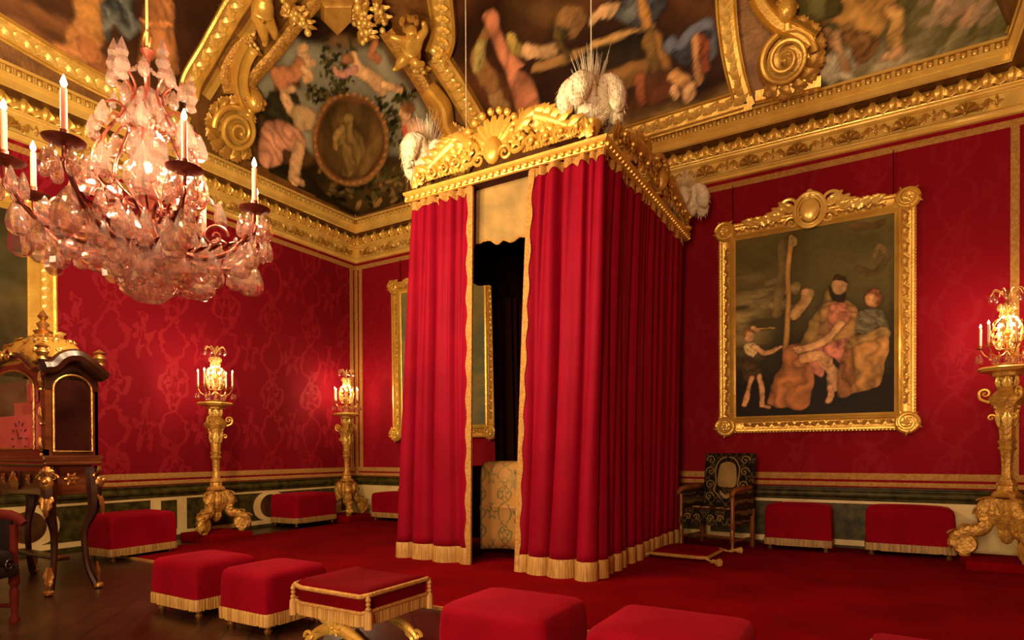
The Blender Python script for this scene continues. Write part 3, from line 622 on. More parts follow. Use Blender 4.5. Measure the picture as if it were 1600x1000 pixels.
# --- painting at the far left -----------------------------------------
sh = [('line', [(0, 10), (60, 48), (120, 85)], (96, 52, 24), dict(r=.18, soft=.2)), ('line', [(-10, -12), (60, 24), (128, 58)], (112, 66, 28), dict(r=.12, soft=.1)), ('line', [(30, 50), (80, 80), (150, 112)], (122, 72, 38), dict(r=.2, soft=.2, a=.8)),
      ('line', [(146, 22), (138, 46), (124, 74)], (190, 118, 48), dict(r=.16)), ('line', [(126, 74), (112, 82), (96, 82)], (184, 112, 44), dict(r=.09)), ('line', [(152, 4), (142, 30)], (170, 110, 34), dict(r=.2)),
      ('blob', [(160, -8), (204, -8), (206, 20), (218, 36), (204, 60), (188, 50), (176, 36), (168, 62), (160, 40)], (104, 110, 104), dict(fold=(1, .2, 16), c2=(52, 56, 56))),
      ('blob', [(228, -8), (262, -8), (274, 22), (272, 66), (276, 108), (262, 112), (250, 92), (232, 96), (214, 96), (222, 40)], (156, 92, 38), dict(fold=(1, .1, 20), w=.35)),
      ('line', [(222, 34), (250, 38), (264, 34)], (190, 110, 44), dict(r=.03)), ('line', [(140, 80), (160, 106)], (150, 84, 36), dict(r=.16)), ('line', [(190, 70), (196, 112)], (66, 62, 54), dict(r=.07))]
reg = [(-30, -30), (0, 33), (80, 78), (200, 145), (282, 188), (290, 112), (330, 30), (350, -15)]
LEFTP = ceiling_painting('dark ceiling painting above the crystal chandelier with orange and blue draped figures', reg, (.04, .035), mixbg([(34, 20, 8), (52, 28, 12), (74, 42, 18)], 7, .7), sh, 41)
# ================================================================== GILT FRAMES AND CONSOLES OF THE COVE
def on_cove(px, lift=0.0, n=40, smooth=True):
    q = invs(px); q = smoothpath(q, n) if smooth else np.array([q[0]+(q[-1]-q[0])*t for t in np.linspace(0, 1, n)])
    N_ = Snorm(q[:, 0], q[:, 1]); return Sv(q[:, 0], q[:, 1])+N_*lift, N_
def rail(mb, P, N_, wd, h, prof=None):
    """ornate frame strip; side vector = cross(tangent, normal)"""
    t = nrm(np.gradient(P, axis=0)); b = nrm(np.cross(t, N_)); pr = prof or [(-.5, 0), (-.5, .5), (-.4, .7), (-.34, .35), (-.26, .3), (0, .42), (.26, .3), (.34, .35), (.4, 1), (.5, .8), (.5, 0)]
    mb.grid(np.array([P+b*(u*wd)+N_*(z*h) for u, z in pr]), smooth=False)
def carve(mb, P, N_, wd, gap, lift, kind='leaf'):
    d = np.concatenate([[0], np.cumsum(np.linalg.norm(np.diff(P, axis=0), axis=1))]); k = max(2, int(d[-1]/gap)); t = nrm(np.gradient(P, axis=0))
    for i in range(k):
        x = (i+.5)/k*d[-1]; p = np.array([np.interp(x, d, P[:, j]) for j in range(3)]); tt = nrm(np.array([np.interp(x, d, t[:, j]) for j in range(3)])); nn = nrm(np.array([np.interp(x, d, N_[:, j]) for j in range(3)])); bb = np.cross(tt, nn)
        if kind == 'leaf':
            q = 1 if i % 2 else -1; dd = nrm(tt*.75+bb*q*.6); mb.leaf(p+nn*lift-bb*q*wd*.28, nrm(np.cross(dd, nn)), dd, nn, gap*1.9, wd*.62, .34, 2, .25, 7, 5); mb.leaf(p+nn*lift+bb*q*wd*.1, nrm(np.cross(-bb*q*.3+tt, nn)), nrm(tt-bb*q*.3), nn, gap*1.1, wd*.34, .3, 2, .2, 6, 5)
            mb.ell(p+nn*lift+bb*q*wd*.22, wd*.07, n=6, m=5)
        elif kind == 'fan': mb.shell(p+nn*lift, bb, tt, nn, wd*.52, .34, 5, 11, 4); mb.leaf(p+nn*lift+tt*gap*.45, bb, tt, nn, gap*.8, wd*.4, .3, 2, .2, 6, 5)
        else: mb.ell(p+nn*(lift+.01), wd*.3, n=8, m=6)
def cove_frame(name, label, paths, wd=.26, h=.10, gap=.2, mat='gold', kind='leaf', smooth=True, n=40, under=None):
    e = empty(name, (0, 0, 0), 0, label, 'carved ornament') if under is None else None; a, b = MB(), MB()
    for px in paths:
        P, N_ = on_cove(px, .015, n, smooth); rail(a, P, N_, wd, h); carve(b, P, N_, wd*.62, gap, h*.35, kind)
    if under is not None: f = a.build('frame', M[mat], under, angle=30); b.build('carving', M['gold_bright'], f); return f
    a.build('molding', M[mat], e, angle=30); b.build('carving', M['gold_bright'], e); return e
cove_frame('frame', '', [[(930, 227), (1052, 187), (1162, 156)], [(1162, 158), (1148, 70), (1134, -15)]], .27, .09, .11, smooth=False, under=LONGP)
cove_frame('frame', '', [[(-30, 24), (130, 118), (292, 198)], [(292, 150), (300, 118), (336, 56), (360, 14), (380, -15)]], .30, .09, .12, under=LEFTP)
# flat outer bands
fb = MB()
for px in ([(900, 248), (1060, 198), (1176, 166)], [(1176, 166), (1160, 70), (1146, -15)]):
    P, N_ = on_cove(px, .01, 30, False); rail(fb, P, N_, .09, .07, [(-.5, 0), (-.5, 1), (.5, 1), (.5, 0)])
for px in ([(1183, 154), (1284, 131)], ):
    P, N_ = on_cove(px, .01, 12, False); rail(fb, P, N_, .16, .16, [(-.5, 0), (-.5, 1), (.3, 1), (.5, .6), (.5, 0)])
for px in ([(1578, 55), (1604, -10)], [(1590, 62), (1616, -10)]):
    P, N_ = on_cove(px, .02, 12, False); rail(fb, P, N_, .12, .10)
for px in ([(318, 150), (352, 92), (388, 40), (420, -12)],):
    P, N_ = on_cove(px, .01, 24); rail(fb, P, N_, .10, .12, [(-.5, 0), (-.5, 1), (.5, 1), (.5, 0)])
struct('trim_14', fb, M['gold'], 'plain gilt fillets of the cove')
# corner ribs
cove_frame('curved_rib', 'curved gilt rib on the cove between corner painting and bed painting', [[(764, 238), (745, 186), (716, 134), (684, 84)], [(684, 86), (694, 58), (694, 30), (688, -15)]], .42, .16, .17, kind='fan')
pl = MB()
for px, w_ in (([(372, 160), (384, 126), (420, 84), (462, 30), (500, -16)], .20), ([(604, 40), (622, 66), (652, 110), (680, 160), (704, 206)], .26), ([(356, 140), (352, 108), (366, 80), (384, 62)], .26)):
    P, N_ = on_cove(px, .02, 40); rail(pl, P, N_, w_, .14, [(-.5, 0), (-.5, .8), (-.3, 1), (.3, 1), (.5, .8), (.5, 0)])
struct('trim_15', pl, M['gold_flat'], 'smooth gilt bands edging the corner painting')
# carved consoles with volutes
def console(label, cx, cy, rpx, side, arm, mask=None):
    e = empty('scroll_console', (0, 0, 0), 0, label, 'carved ornament')
    q = inv(cx, cy); o = Sv(*q); nn = Snorm(*q); r = np.linalg.norm(Sv(*inv(cx+rpx, cy))-o)
    up = Sv(*inv(cx, cy-20))-o; up = nrm(up-nn*(up@nn)); ex = np.cross(up, nn); ex = ex if (Sv(*inv(cx+10, cy))-o)@ex > 0 else -ex
    v = MB(); v.lathe([(r*1.0, 0), (r*1.02, .12), (r*.93, .2), (r*.86, .12), (r*.2, .12), (0.001, .16)], o, 30, ax=nn)
    k = 90; a = np.linspace(0, 2.75*2*PI, k); rr = r*.93*(1-a/(2.75*2*PI)*.93); p = o+(side*rr*np.cos(a))[:, None]*ex+(rr*np.sin(a))[:, None]*up+nn*(.20+.22*(1-rr/r))[:, None]
    v.tube(p, np.linspace(r*.125, r*.045, k), 8); v.ell(p[-1], r*.09, n=8, m=6); v.build('volute', M['gold'], e)
    lf = MB()
    for t in np.linspace(-2.4, 1.3, 9):
        d = cos(t)*ex*side+sin(t)*up; tn = -sin(t)*ex*side+cos(t)*up; lf.leaf(o+d*r*.90+nn*.17, d, nrm(tn*.95+d*.22), nn, r*.66, r*.62, .30, 3, .12)
    lf.build('acanthus', M['gold_old'], e)
    P, N_ = on_cove(arm, .1, 30); am = MB(); rail(am, P, N_, r*.62, .22, [(-.5, 0), (-.5, .7), (-.34, 1), (-.2, .65), (.2, .65), (.34, 1), (.5, .7), (.5, 0)]); am.build('arm', M['gold'], e)
    return e, o, ex, up, nn, r
console('big gilt spiral console right of the long painting, above the shell frieze', 1231, 93, 46, 1, [(1186, -14), (1196, 8), (1218, 34), (1246, 48), (1272, 66)])
console('gilt spiral console left of the corner painting, beside the chandelier', 357, 198, 34, -1, [(384, 60), (370, 90), (366, 120), (374, 150), (388, 168)])
# console hidden half behind the plumes
console('gilt spiral console just above the bed canopy, right of the corner painting', 716, 232, 26, 1, [(676, 130), (700, 160), (706, 190), (722, 212)])
# carved putti and busts ------------------------------------------------
def skin_fig(name, chain, mat, parent, sub=1):
    """chain: list of joints {id:(pos, radius, parent id)} grown into one body"""
    ids = list(chain); me = bpy.data.meshes.new(name); me.from_pydata([tuple(chain[i][0]) for i in ids], [(ids.index(chain[i][2]), ids.index(i)) for i in ids if chain[i][2] is not None], [])
    o = bpy.data.objects.new(name, me); COL.objects.link(o); md = o.modifiers.new('s', 'SKIN'); md.use_smooth_shade = True
    for k, i in enumerate(ids):
        sv = me.skin_vertices[0].data[k]; sv.radius = (chain[i][1], chain[i][1]); sv.use_root = (k == 0)
    s2 = o.modifiers.new('d', 'SUBSURF'); s2.levels = s2.render_levels = sub; me.materials.append(mat); o.parent = parent; return o
def putto(label, pts, rad):
    """pts: name->(px,py,lift) ; sizes relative to head radius rad (metres)"""
    e = empty('gilt_cherub', (0, 0, 0), 0, label, 'sculpture'); c = {}
    for k, (x, y, l, r, par) in pts.items():
        q = inv(x, y); c[k] = (Sv(*q)+Snorm(*q)*(l+.12), r*rad, par)
    skin_fig('body', c, M['gold'], e, 2)
    p, r, _ = c['head']; q = inv(pts['head'][0], pts['head'][1]); nn = Snorm(*q); hb = MB()
    g = np.random.default_rng(3)
    for _ in range(26):
        d = nrm(g.normal(size=3)); 
        if d[2] < -.1: continue
        hb.ell(p+d*r*1.0, r*.34, n=6, m=5)
    hb.build('hair', M['gold_old'], e); return e
putto('gilt cherub sitting on the curved rib left of the long bed painting', dict(pelvis=(650, 66, .25, 1.25, None), belly=(652, 52, .28, 1.2, 'pelvis'), chest=(655, 36, .3, 1.25, 'belly'), neck=(652, 24, .3, .55, 'chest'), head=(649, 10, .32, 1.1, 'neck'),
      sh1=(644, 34, .35, .6, 'chest'), el1=(630, 24, .4, .42, 'sh1'), ha1=(616, 18, .4, .3, 'el1'), sh2=(664, 32, .3, .6, 'chest'), el2=(674, 18, .3, .42, 'sh2'), ha2=(668, 2, .3, .3, 'el2'),
      hp1=(644, 66, .32, .85, 'pelvis'), kn1=(636, 70, .4, .62, 'hp1'), fo1=(632, 80, .36, .32, 'kn1'), to1=(625, 81, .4, .22, 'fo1'), hp2=(658, 70, .3, .85, 'pelvis'), kn2=(664, 74, .4, .6, 'hp2'), fo2=(676, 78, .3, .3, 'kn2')), .135)
putto('gilt cherub climbing the cove frame between chandelier and corner painting', dict(pelvis=(396, -2, .25, 1.2, None), belly=(398, -14, .28, 1.1, 'pelvis'), chest=(402, -28, .28, 1.1, 'belly'), neck=(404, -38, .28, .5, 'chest'), head=(406, -48, .3, 1.0, 'neck'),
      hp1=(392, 2, .3, .8, 'pelvis'), kn1=(396, 22, .36, .55, 'hp1'), fo1=(400, 42, .3, .3, 'kn1'), to1=(396, 48, .32, .22, 'fo1'), hp2=(404, 2, .3, .8, 'pelvis'), kn2=(414, 16, .36, .5, 'hp2'), fo2=(416, 34, .3, .28, 'kn2')), .15)
# busts at the console tops and hanging garlands
def bust(label, px, py, r):
    e = empty('gilt_bust', (0, 0, 0), 0, label, 'sculpture'); q = inv(px, py); o = Sv(*q); nn = Snorm(*q); up = nrm(EZ-nn*(nn@EZ)); ex = np.cross(up, nn); o = o+nn*r*1.3
    m = MB(); m.ell(o, r*.85, r*.9, r*1.1, 14, 10); m.ell(o+nn*r*.8-up*r*.05, r*.14, r*.14, r*.26, 8, 6)
    for q_ in (-1, 1): m.ell(o+nn*r*.72+ex*q_*r*.32+up*r*.18, r*.14, n=8, m=6); m.ell(o+ex*q_*r*.85-up*r*.05, r*.12, r*.12, r*.22, 8, 6)
    m.ell(o+nn*r*.72-up*r*.45, r*.26, r*.1, r*.08, 8, 6); m.tube([o-up*r*.8, o-up*r*1.5], [r*.4, r*.55], 12); m.leaf(o-up*r*2.2, ex, up, nn, r*1.4, r*1.8, .3, 3); m.build('head', M['gold'], e)
    hr = MB(); g = np.random.default_rng(5)
    for _ in range(30):
        d = nrm(g.normal(size=3)); 
        if d@nn > .45 or d@up < -.3: continue
        hr.ell(o+d*r*.95, r*.3, n=6, m=5)
    hr.build('hair', M['gold_old'], e)
bust('small gilt bust above the spiral console left of the corner painting', 388, 148, .17)
bust('gilt mask at the top edge above the big spiral console', 1232, 12, .15)
def garland(label, px, n, r, seed):
    e = empty('gilt_garland', (0, 0, 0), 0, label, 'carved ornament'); g = np.random.default_rng(seed); P, N_ = on_cove(px, .08, n); m = MB(); l = MB()
    for i in range(n):
        p = P[i]+g.normal(0, r*.5, 3)+N_[i]*r; m.ell(p, r*g.uniform(.35, .6), n=8, m=6)
        if i % 2 == 0:
            d = nrm(g.normal(size=3)); q = nrm(np.cross(d, N_[i])); l.leaf(P[i]+N_[i]*r, q, nrm(np.cross(N_[i], q)), N_[i], r*2.2, r*1.2, .35, 3, .3, 6, 5)
    m.build('fruit', M['gold_bright'], e); l.build('leaves', M['gold_old'], e)
garland('gilt bunch of grapes hanging over the top of the corner painting', [(564, -10), (566, 20), (572, 42)], 46, .11, 4)
garland('gilt fruit garland hanging left of the heart-shaped boss', [(446, -12), (458, 8), (470, 26)], 34, .10, 5)
garland('gilt leaf spray beside the cherub sitting on the rib', [(640, 84), (652, 92), (668, 100)], 22, .08, 6)
garland('gilt garland below the climbing cherub beside the cove frame', [(386, 52), (384, 62), (392, 72)], 18, .08, 8)
# gilt boss at the top of the corner
e = empty('gilt_boss', (0, 0, 0), 0, 'pointed gilt boss at the top centre of the corner painting', 'carved ornament')
m = MB(); q = invs([(500, 14), (526, 41), (552, 14), (552, -14), (500, -14)]); c_ = q.mean(0); P = Sv(q[:, 0], q[:, 1]); nn = Snorm(*c_); m.grid(np.array([P+nn*.03, P+nn*.2, P+nn*.26-(P-P.mean(0))*.2]), cv=True, smooth=False)
m.add(P+nn*.26-(P-P.mean(0))*.2, [tuple(range(5))], False); m.build('shield', M['gold_old'], e)
garland('gilt flower spray hanging at the top right of the corner painting', [(590, -10), (596, 6), (600, 24)], 24, .09, 9)
# ================================================================== STATE BED
BX0, BX1, BY0, BY1, BZ = -5.10, -2.50, 6.08, 9.30, 4.66
bed = empty('state_bed', (0, 0, 0), 0, 'tall canopied state bed hung with crimson gold-fringed curtains', 'bed')
def wave_fn(length, nf, seed):
    g = np.random.default_rng(seed); k = nf*2+1; ph = np.cumsum(np.concatenate([[0], g.uniform(.5, 1.6, k-1)])); ph = ph/ph[-1]; am = g.uniform(.55, 1.45, k)
    def f(s, sharp, sh=False):
        x = np.interp(s, ph, np.arange(k)); a = np.interp(s, ph, am); w = np.cos(PI*x)
        return np.sin(PI*x)*a if sh else a*np.sign(w)*np.abs(w)**sharp
    return f
def curtain(name, top, bot, nf, zt, zb, a_top, a_bot, seed, edges=(), fr_h=.20, mat='curtain', tapes=True, nx_=None, jag=.0):
    """top/bot: plan polylines; the cloth hangs between them in folds"""
    top = np.array(top, float); bot = np.array(bot, float)
    ln = lambda p: np.concatenate([[0], np.cumsum(np.hypot(*np.diff(p, axis=0).T))])
    lt, lb = ln(top), ln(bot); nx = nx_ or int(lb[-1]*110)+20; nz = 40; s = np.linspace(0, 1, nx)
    pt = np.stack([np.interp(s*lt[-1], lt, top[:, i]) for i in (0, 1)], -1); pb = np.stack([np.interp(s*lb[-1], lb, bot[:, i]) for i in (0, 1)], -1)
    # smooth corner
    for q in (pt, pb):
        for _ in range(12): q[1:-1] = (q[:-2]+2*q[1:-1]+q[2:])/4
    f1 = wave_fn(1, nf, seed); f2 = wave_fn(1, int(nf*1.7)+1, seed+1); g3 = np.random.default_rng(seed+5); drift = g3.uniform(-1, 1, 6)
    def row(z):
        t = np.clip((zt-z)/(zt-zb), 0, 1); e = t**.8; p = pt*(1-e)+pb*e
        tan = nrm(np.gradient(p, axis=0)); nv = np.stack([tan[:, 1], -tan[:, 0]], -1)
        sd = np.clip(s+.010*np.sin(t*4+s*9+drift[0]*3)*t, 0, 1); w = f1(sd, .9)*a_bot*(.22+.78*t)+f2(sd, .8)*a_top*(1-t)**1.2+.25*a_bot*np.sin(s*23+drift[1]*5+t*3)*t*(1-t)
        env = np.clip(np.minimum(s, 1-s)*25, .15, 1)
        off = w*env*(1+.0*t)
        # folds lean sideways a little so they read as round pipes
        q = p+nv*off[:, None]+tan*(f1(sd, 1, True)*a_bot*.62*(.15+.85*t)*env)[:, None]
        return np.concatenate([q, np.full((nx, 1), z)], -1)
    zs = zt-(zt-zb-fr_h)*np.linspace(0, 1, nz)**1.0
    C_ = MB().grid(np.array([row(z) for z in zs])); o = C_.build(name, M[mat], bed, angle=0)
    md = o.modifiers.new('thick', 'SOLIDIFY'); md.thickness = .012; md.offset = 0
    if fr_h > 0:
        b_ = row(zb+fr_h); bb = row(zb); bb[:, 2] = zb+.02*np.sin(s*nx*.6); nvv = nrm(np.stack([np.gradient(b_[:, 1]), -np.gradient(b_[:, 0]), np.zeros(nx)], -1))*.012
        m = MB()
        for sg in (1, -1): m.grid(np.array([b_+nvv*.6*sg+[0, 0, .02], b_+nvv*sg*1.4, b_*.5+bb*.5+nvv*sg*1.3, bb+nvv*sg*1.6]))
        m.build('fringe', M['fringe'], o)
    if tapes:
        a, b = row(zt+.0), row(zt-.075); hh = MB(); nvv = nrm(np.stack([np.gradient(a[:, 1]), -np.gradient(a[:, 0]), np.zeros(nx)], -1))*.014
        a[:, 2] += .02; b[:, 2] += .022*np.cos(s*nf*2.2*2*PI); hh.grid(np.array([a+nvv, b+nvv])); hh.grid(np.array([a-nvv, b-nvv])); hh.build('header_braid', M['braid'], o)
    for ed in edges:
        i = 0 if ed == 0 else nx-1; i2 = min(nx-1, 4) if ed == 0 else nx-5; R0 = np.array([row(z)[[i, i2]] for z in np.linspace(zt, zb+.02, 60)]); nn_ = V(0, -1, 0)*.016
        wob = .012*np.sin(np.linspace(0, 70, 60)); dirx = nrm(R0[:, 1]-R0[:, 0]); A = R0[:, 0]-dirx*.015+nn_; B = R0[:, 0]+dirx*(.055+wob[:, None])+nn_
        MB().grid(np.array([A, B])).grid(np.array([A+[0, .03, 0], A])).build('gold_edging', M['braid'], o)
    return o
zc = BZ-.02
curtain('bed_curtain', [(BX0, 7.4), (BX0, BY0), (BX0+.92, BY0)], [(-5.33, 7.5), (-5.34, BY0), (-4.22, 6.06)], 8, zc, .01, .03, .085, 3, edges=(1,))
curtain('bed_curtain', [(-3.37, BY0), (BX1, BY0), (BX1, BY1)], [(-3.52, 5.97), (-2.60, 5.97), (-2.60, BY1)], 17, zc, .01, .035, .082, 8, edges=(0,))
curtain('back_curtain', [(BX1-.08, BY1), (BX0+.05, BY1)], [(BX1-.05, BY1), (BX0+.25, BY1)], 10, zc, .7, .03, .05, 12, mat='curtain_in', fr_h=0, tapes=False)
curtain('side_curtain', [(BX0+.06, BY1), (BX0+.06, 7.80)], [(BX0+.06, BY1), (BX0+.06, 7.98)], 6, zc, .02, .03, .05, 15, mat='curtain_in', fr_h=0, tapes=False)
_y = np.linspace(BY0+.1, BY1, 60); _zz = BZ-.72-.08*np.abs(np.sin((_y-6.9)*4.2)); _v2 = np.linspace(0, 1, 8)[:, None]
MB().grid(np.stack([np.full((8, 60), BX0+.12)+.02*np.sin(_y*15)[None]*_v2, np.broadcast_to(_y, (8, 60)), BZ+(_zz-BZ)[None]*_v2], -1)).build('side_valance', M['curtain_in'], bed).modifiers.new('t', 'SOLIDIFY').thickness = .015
# tester (flat ceiling of the bed) and rail
m = MB().box((BX0-.05, BY0-.03, BZ), (BX1+.05, BY1+.05, BZ+.06), .01); m.build('tester', M['curtain_in'], bed)
rl = MB()
pl_ = [(BX0-.06, BY1+.06), (BX0-.06, BY0-.06), (BX1+.06, BY0-.06), (BX1+.06, BY1+.06)]
def ring(off, z): return [(BX0-off, BY1+off, z), (BX0-off, BY0-off, z), (BX1+off, BY0-off, z), (BX1+off, BY1+off, z)]
rl.grid(np.array([ring(o_, z) for o_, z in ((.03, BZ-.01), (.07, BZ-.01), (.085, BZ+.02), (.07, BZ+.045), (.10, BZ+.07), (.105, BZ+.10), (.06, BZ+.115), (.0, BZ+.115))]), cv=True, smooth=False)
# twisted bead under the rail
for (a, b) in (((BX0-.09, BY0-.09), (BX1+.09, BY0-.09)), ((BX1+.09, BY0-.09), (BX1+.09, BY1+.09)), ((BX0-.09, BY0-.09), (BX0-.09, BY1+.09))):
    n = int(np.hypot(b[0]-a[0], b[1]-a[1])/.09)
    for i in range(n): t = (i+.5)/n; rl.ell((a[0]+(b[0]-a[0])*t, a[1]+(b[1]-a[1])*t, BZ+.02), .03, n=7, m=5)
rl.build('canopy_rail', M['gold'], bed)
# carved cresting: front and sides
def cresting(name, A, B, out, big=True, seed=1):
    A, B = np.array(A, float), np.array(B, float); al = nrm(B-A); ln = np.linalg.norm(B-A); mid = (A+B)/2; g = MB(); hgt = .56 if big else .34
    # fan shell palmette in the centre
    c0 = mid+EZ*.20
    for t in np.linspace(-1.15, 1.15, 9):
        d = sin(t)*al+cos(t)*EZ; q = np.cross(d, out); g.leaf(c0, q, d, out, hgt*(.78 if abs(t) < 1 else .6), .16, .14, 1, .05, 8, 5); g.ell(c0+d*hgt*(.74 if abs(t) < 1 else .56)+out*.07, .045, n=7, m=6)
    g.ell(c0-EZ*.02+out*.04, .12, .08, .16, 10, 8)
    for sg in (-1, 1):
        g.scroll(mid+al*sg*.34+EZ*.20+out*.03, al, EZ, out, .17, 1.7, .22, sg, .25, 36, a0=.4); g.flower(mid+al*sg*.34+EZ*.20+out*.08, al, EZ, out, .11, 6, .3)
        g.scroll(mid+al*sg*.18+EZ*.10+out*.05, al, EZ, out, .10, 1.5, .25, -sg, .25, 26)
        # sweeping acanthus from the shell to the corner
        n = 9
        for i in range(n):
            t = i/(n-1); x = .42+t*(ln/2-.62); z = .10+.26*(1-t)**1.3*(1+.25*sin(t*9)); b_ = mid+al*sg*x+EZ*z*.9
            d = nrm(al*sg*(.75-.9*(i % 3 == 0))+EZ*(.85)); g.leaf(b_-EZ*.04, np.cross(d, out), d, out, .30*(1-.5*t), .22*(1-.3*t), .30, 3, .1, 9, 7)
            g.leaf(mid+al*sg*x+EZ*.07, al, EZ, out, .20, .14, .4, 3, .3)
            if i % 2: g.scroll(mid+al*sg*x+EZ*(.10+.05*(1-t))+out*.05, al, EZ, out, .075, 1.4, .25, sg, .3, 22); g.ell(mid+al*sg*(x+.03)+EZ*.14+out*.08, .035, n=7, m=5)
        kz = 1.0 if big else .62; pth = smoothpath([mid+al*sg*.26+EZ*.24*kz, mid+al*sg*.46+EZ*.44*kz, mid+al*sg*(.22*ln)+EZ*.43*kz, mid+al*sg*.31*ln+EZ*.30*kz, mid+al*sg*.42*ln+EZ*.10*kz], 30); g.tube(pth+out*.03, [.07, .085, .07, .02], 10, flat=(out, .7))
        for i in range(4, 28, 3):
            d = nrm(EZ*.7-al*sg*.6); g.leaf(pth[i]+out*.05-EZ*.03, np.cross(nrm(al*sg+EZ*.3), out), nrm(al*sg*.9+EZ*.35), out, .22, .10, .3, 2, .0, 7, 5)
    return g.build(name, M['gold'] if big else M['gold_old'], bed)
cresting('cresting', (BX0-.05, BY0-.10, BZ+.09), (BX1+.05, BY0-.10, BZ+.09), V(0, -1, 0))
cresting('cresting', (BX1+.10, BY0-.05, BZ+.09), (BX1+.10, BY1+.05, BZ+.09), V(1, 0, 0), False)
cresting('cresting', (BX0-.10, BY0-.05, BZ+.09), (BX0-.10, BY1+.05, BZ+.09), V(-1, 0, 0), False)
# inner valance with a scalloped lower edge
xs_ = np.linspace(BX0+.15, BX1-.15, 90); dz = .62+.085*np.abs(np.sin((xs_-BX0-.98)/.74*PI))**.7+.02*np.sin(xs_*30)
vl = MB()
vv = np.linspace(0, 1, 14)[:, None]; X = np.broadcast_to(xs_, (14, 90)); Y = BY0+.16+.015*np.sin(xs_*17)[None]*vv; Z = BZ-vv*dz[None]
vl.grid(np.stack([X, Y, Z], -1)); o_ = vl.build('valance', M['valance'], bed); o_.modifiers.new('t', 'SOLIDIFY').thickness = .02
MB().tube(np.stack([xs_, Y[-1]-.012, Z[-1]], -1), .014, 6).build('valance_braid', M['braid'], o_)
# dark inner lining panel and posts
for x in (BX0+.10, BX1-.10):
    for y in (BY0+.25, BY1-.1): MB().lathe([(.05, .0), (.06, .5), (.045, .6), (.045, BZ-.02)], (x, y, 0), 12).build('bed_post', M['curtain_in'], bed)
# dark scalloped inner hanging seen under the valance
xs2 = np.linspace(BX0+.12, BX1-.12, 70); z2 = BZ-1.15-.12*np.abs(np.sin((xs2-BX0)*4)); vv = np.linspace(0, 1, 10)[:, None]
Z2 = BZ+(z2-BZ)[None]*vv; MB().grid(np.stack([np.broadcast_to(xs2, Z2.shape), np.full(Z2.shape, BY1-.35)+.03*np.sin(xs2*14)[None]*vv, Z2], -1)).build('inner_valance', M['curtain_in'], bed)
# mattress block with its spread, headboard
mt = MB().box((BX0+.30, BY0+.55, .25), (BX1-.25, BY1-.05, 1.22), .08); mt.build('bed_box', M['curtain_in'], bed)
bs = MB(); xs3 = np.linspace(BX0+.72, BX1-.22, 40); prof = [(BY1-.2, 1.25)]+[(BY0+.62, 1.27), (BY0+.53, 1.25), (BY0+.47, 1.19), (BY0+.45, 1.10), (BY0+.44, .72), (BY0+.415, .70), (BY0+.44, .66), (BY0+.45, .30), (BY0+.46, .13)]
G_ = []
for y, z in prof: G_.append([(x, y+.012*sin(x*9+z*3), z+(0 if z > .5 else .05*cos((x+3.9)*2.6))) for x in xs3])
spread = bs.grid(np.array(G_)).build('bedspread', M['brocade']); tag(spread, 'gold tapestry bedspread hanging over the foot of the canopied bed', 'bedspread')
spread.modifiers.new('t', 'SOLIDIFY').thickness = .02
rel = MB()          # woven scrollwork of the bedspread
for cx_ in (-3.88, -3.45):
    for zz, r in ((.98, .13), (.48, .10)):
        for sg in (-1, 1): rel.scroll(V(cx_+sg*.10, BY0+.425, zz), EX, EZ, -EY, r, 1.3, .10, sg, .02, 26)
        rel.leaf(V(cx_, BY0+.425, zz-.05), EX, EZ, -EY, .26, .14, .05, 3, 0)
rel.build('woven_scrollwork', M['valance'], spread)
hb = MB(); hb.prism([(-.75, 0), (.75, 0), (.75, .25), (.62, .38), (.4, .36), (.3, .5), (0, .62), (-.3, .5), (-.4, .36), (-.62, .38), (-.75, .25)], ((BX0+BX1)/2, BY1-.02, .95), EX, EZ, -EY, .08, .02)
for sg in (-1, 1): hb.scroll(V((BX0+BX1)/2+sg*.5, BY1-.10, 1.25), EX, EZ, -EY, .14, 1.8, .2, sg, .1)
hb.build('headboard', M['gold_old'], bed)
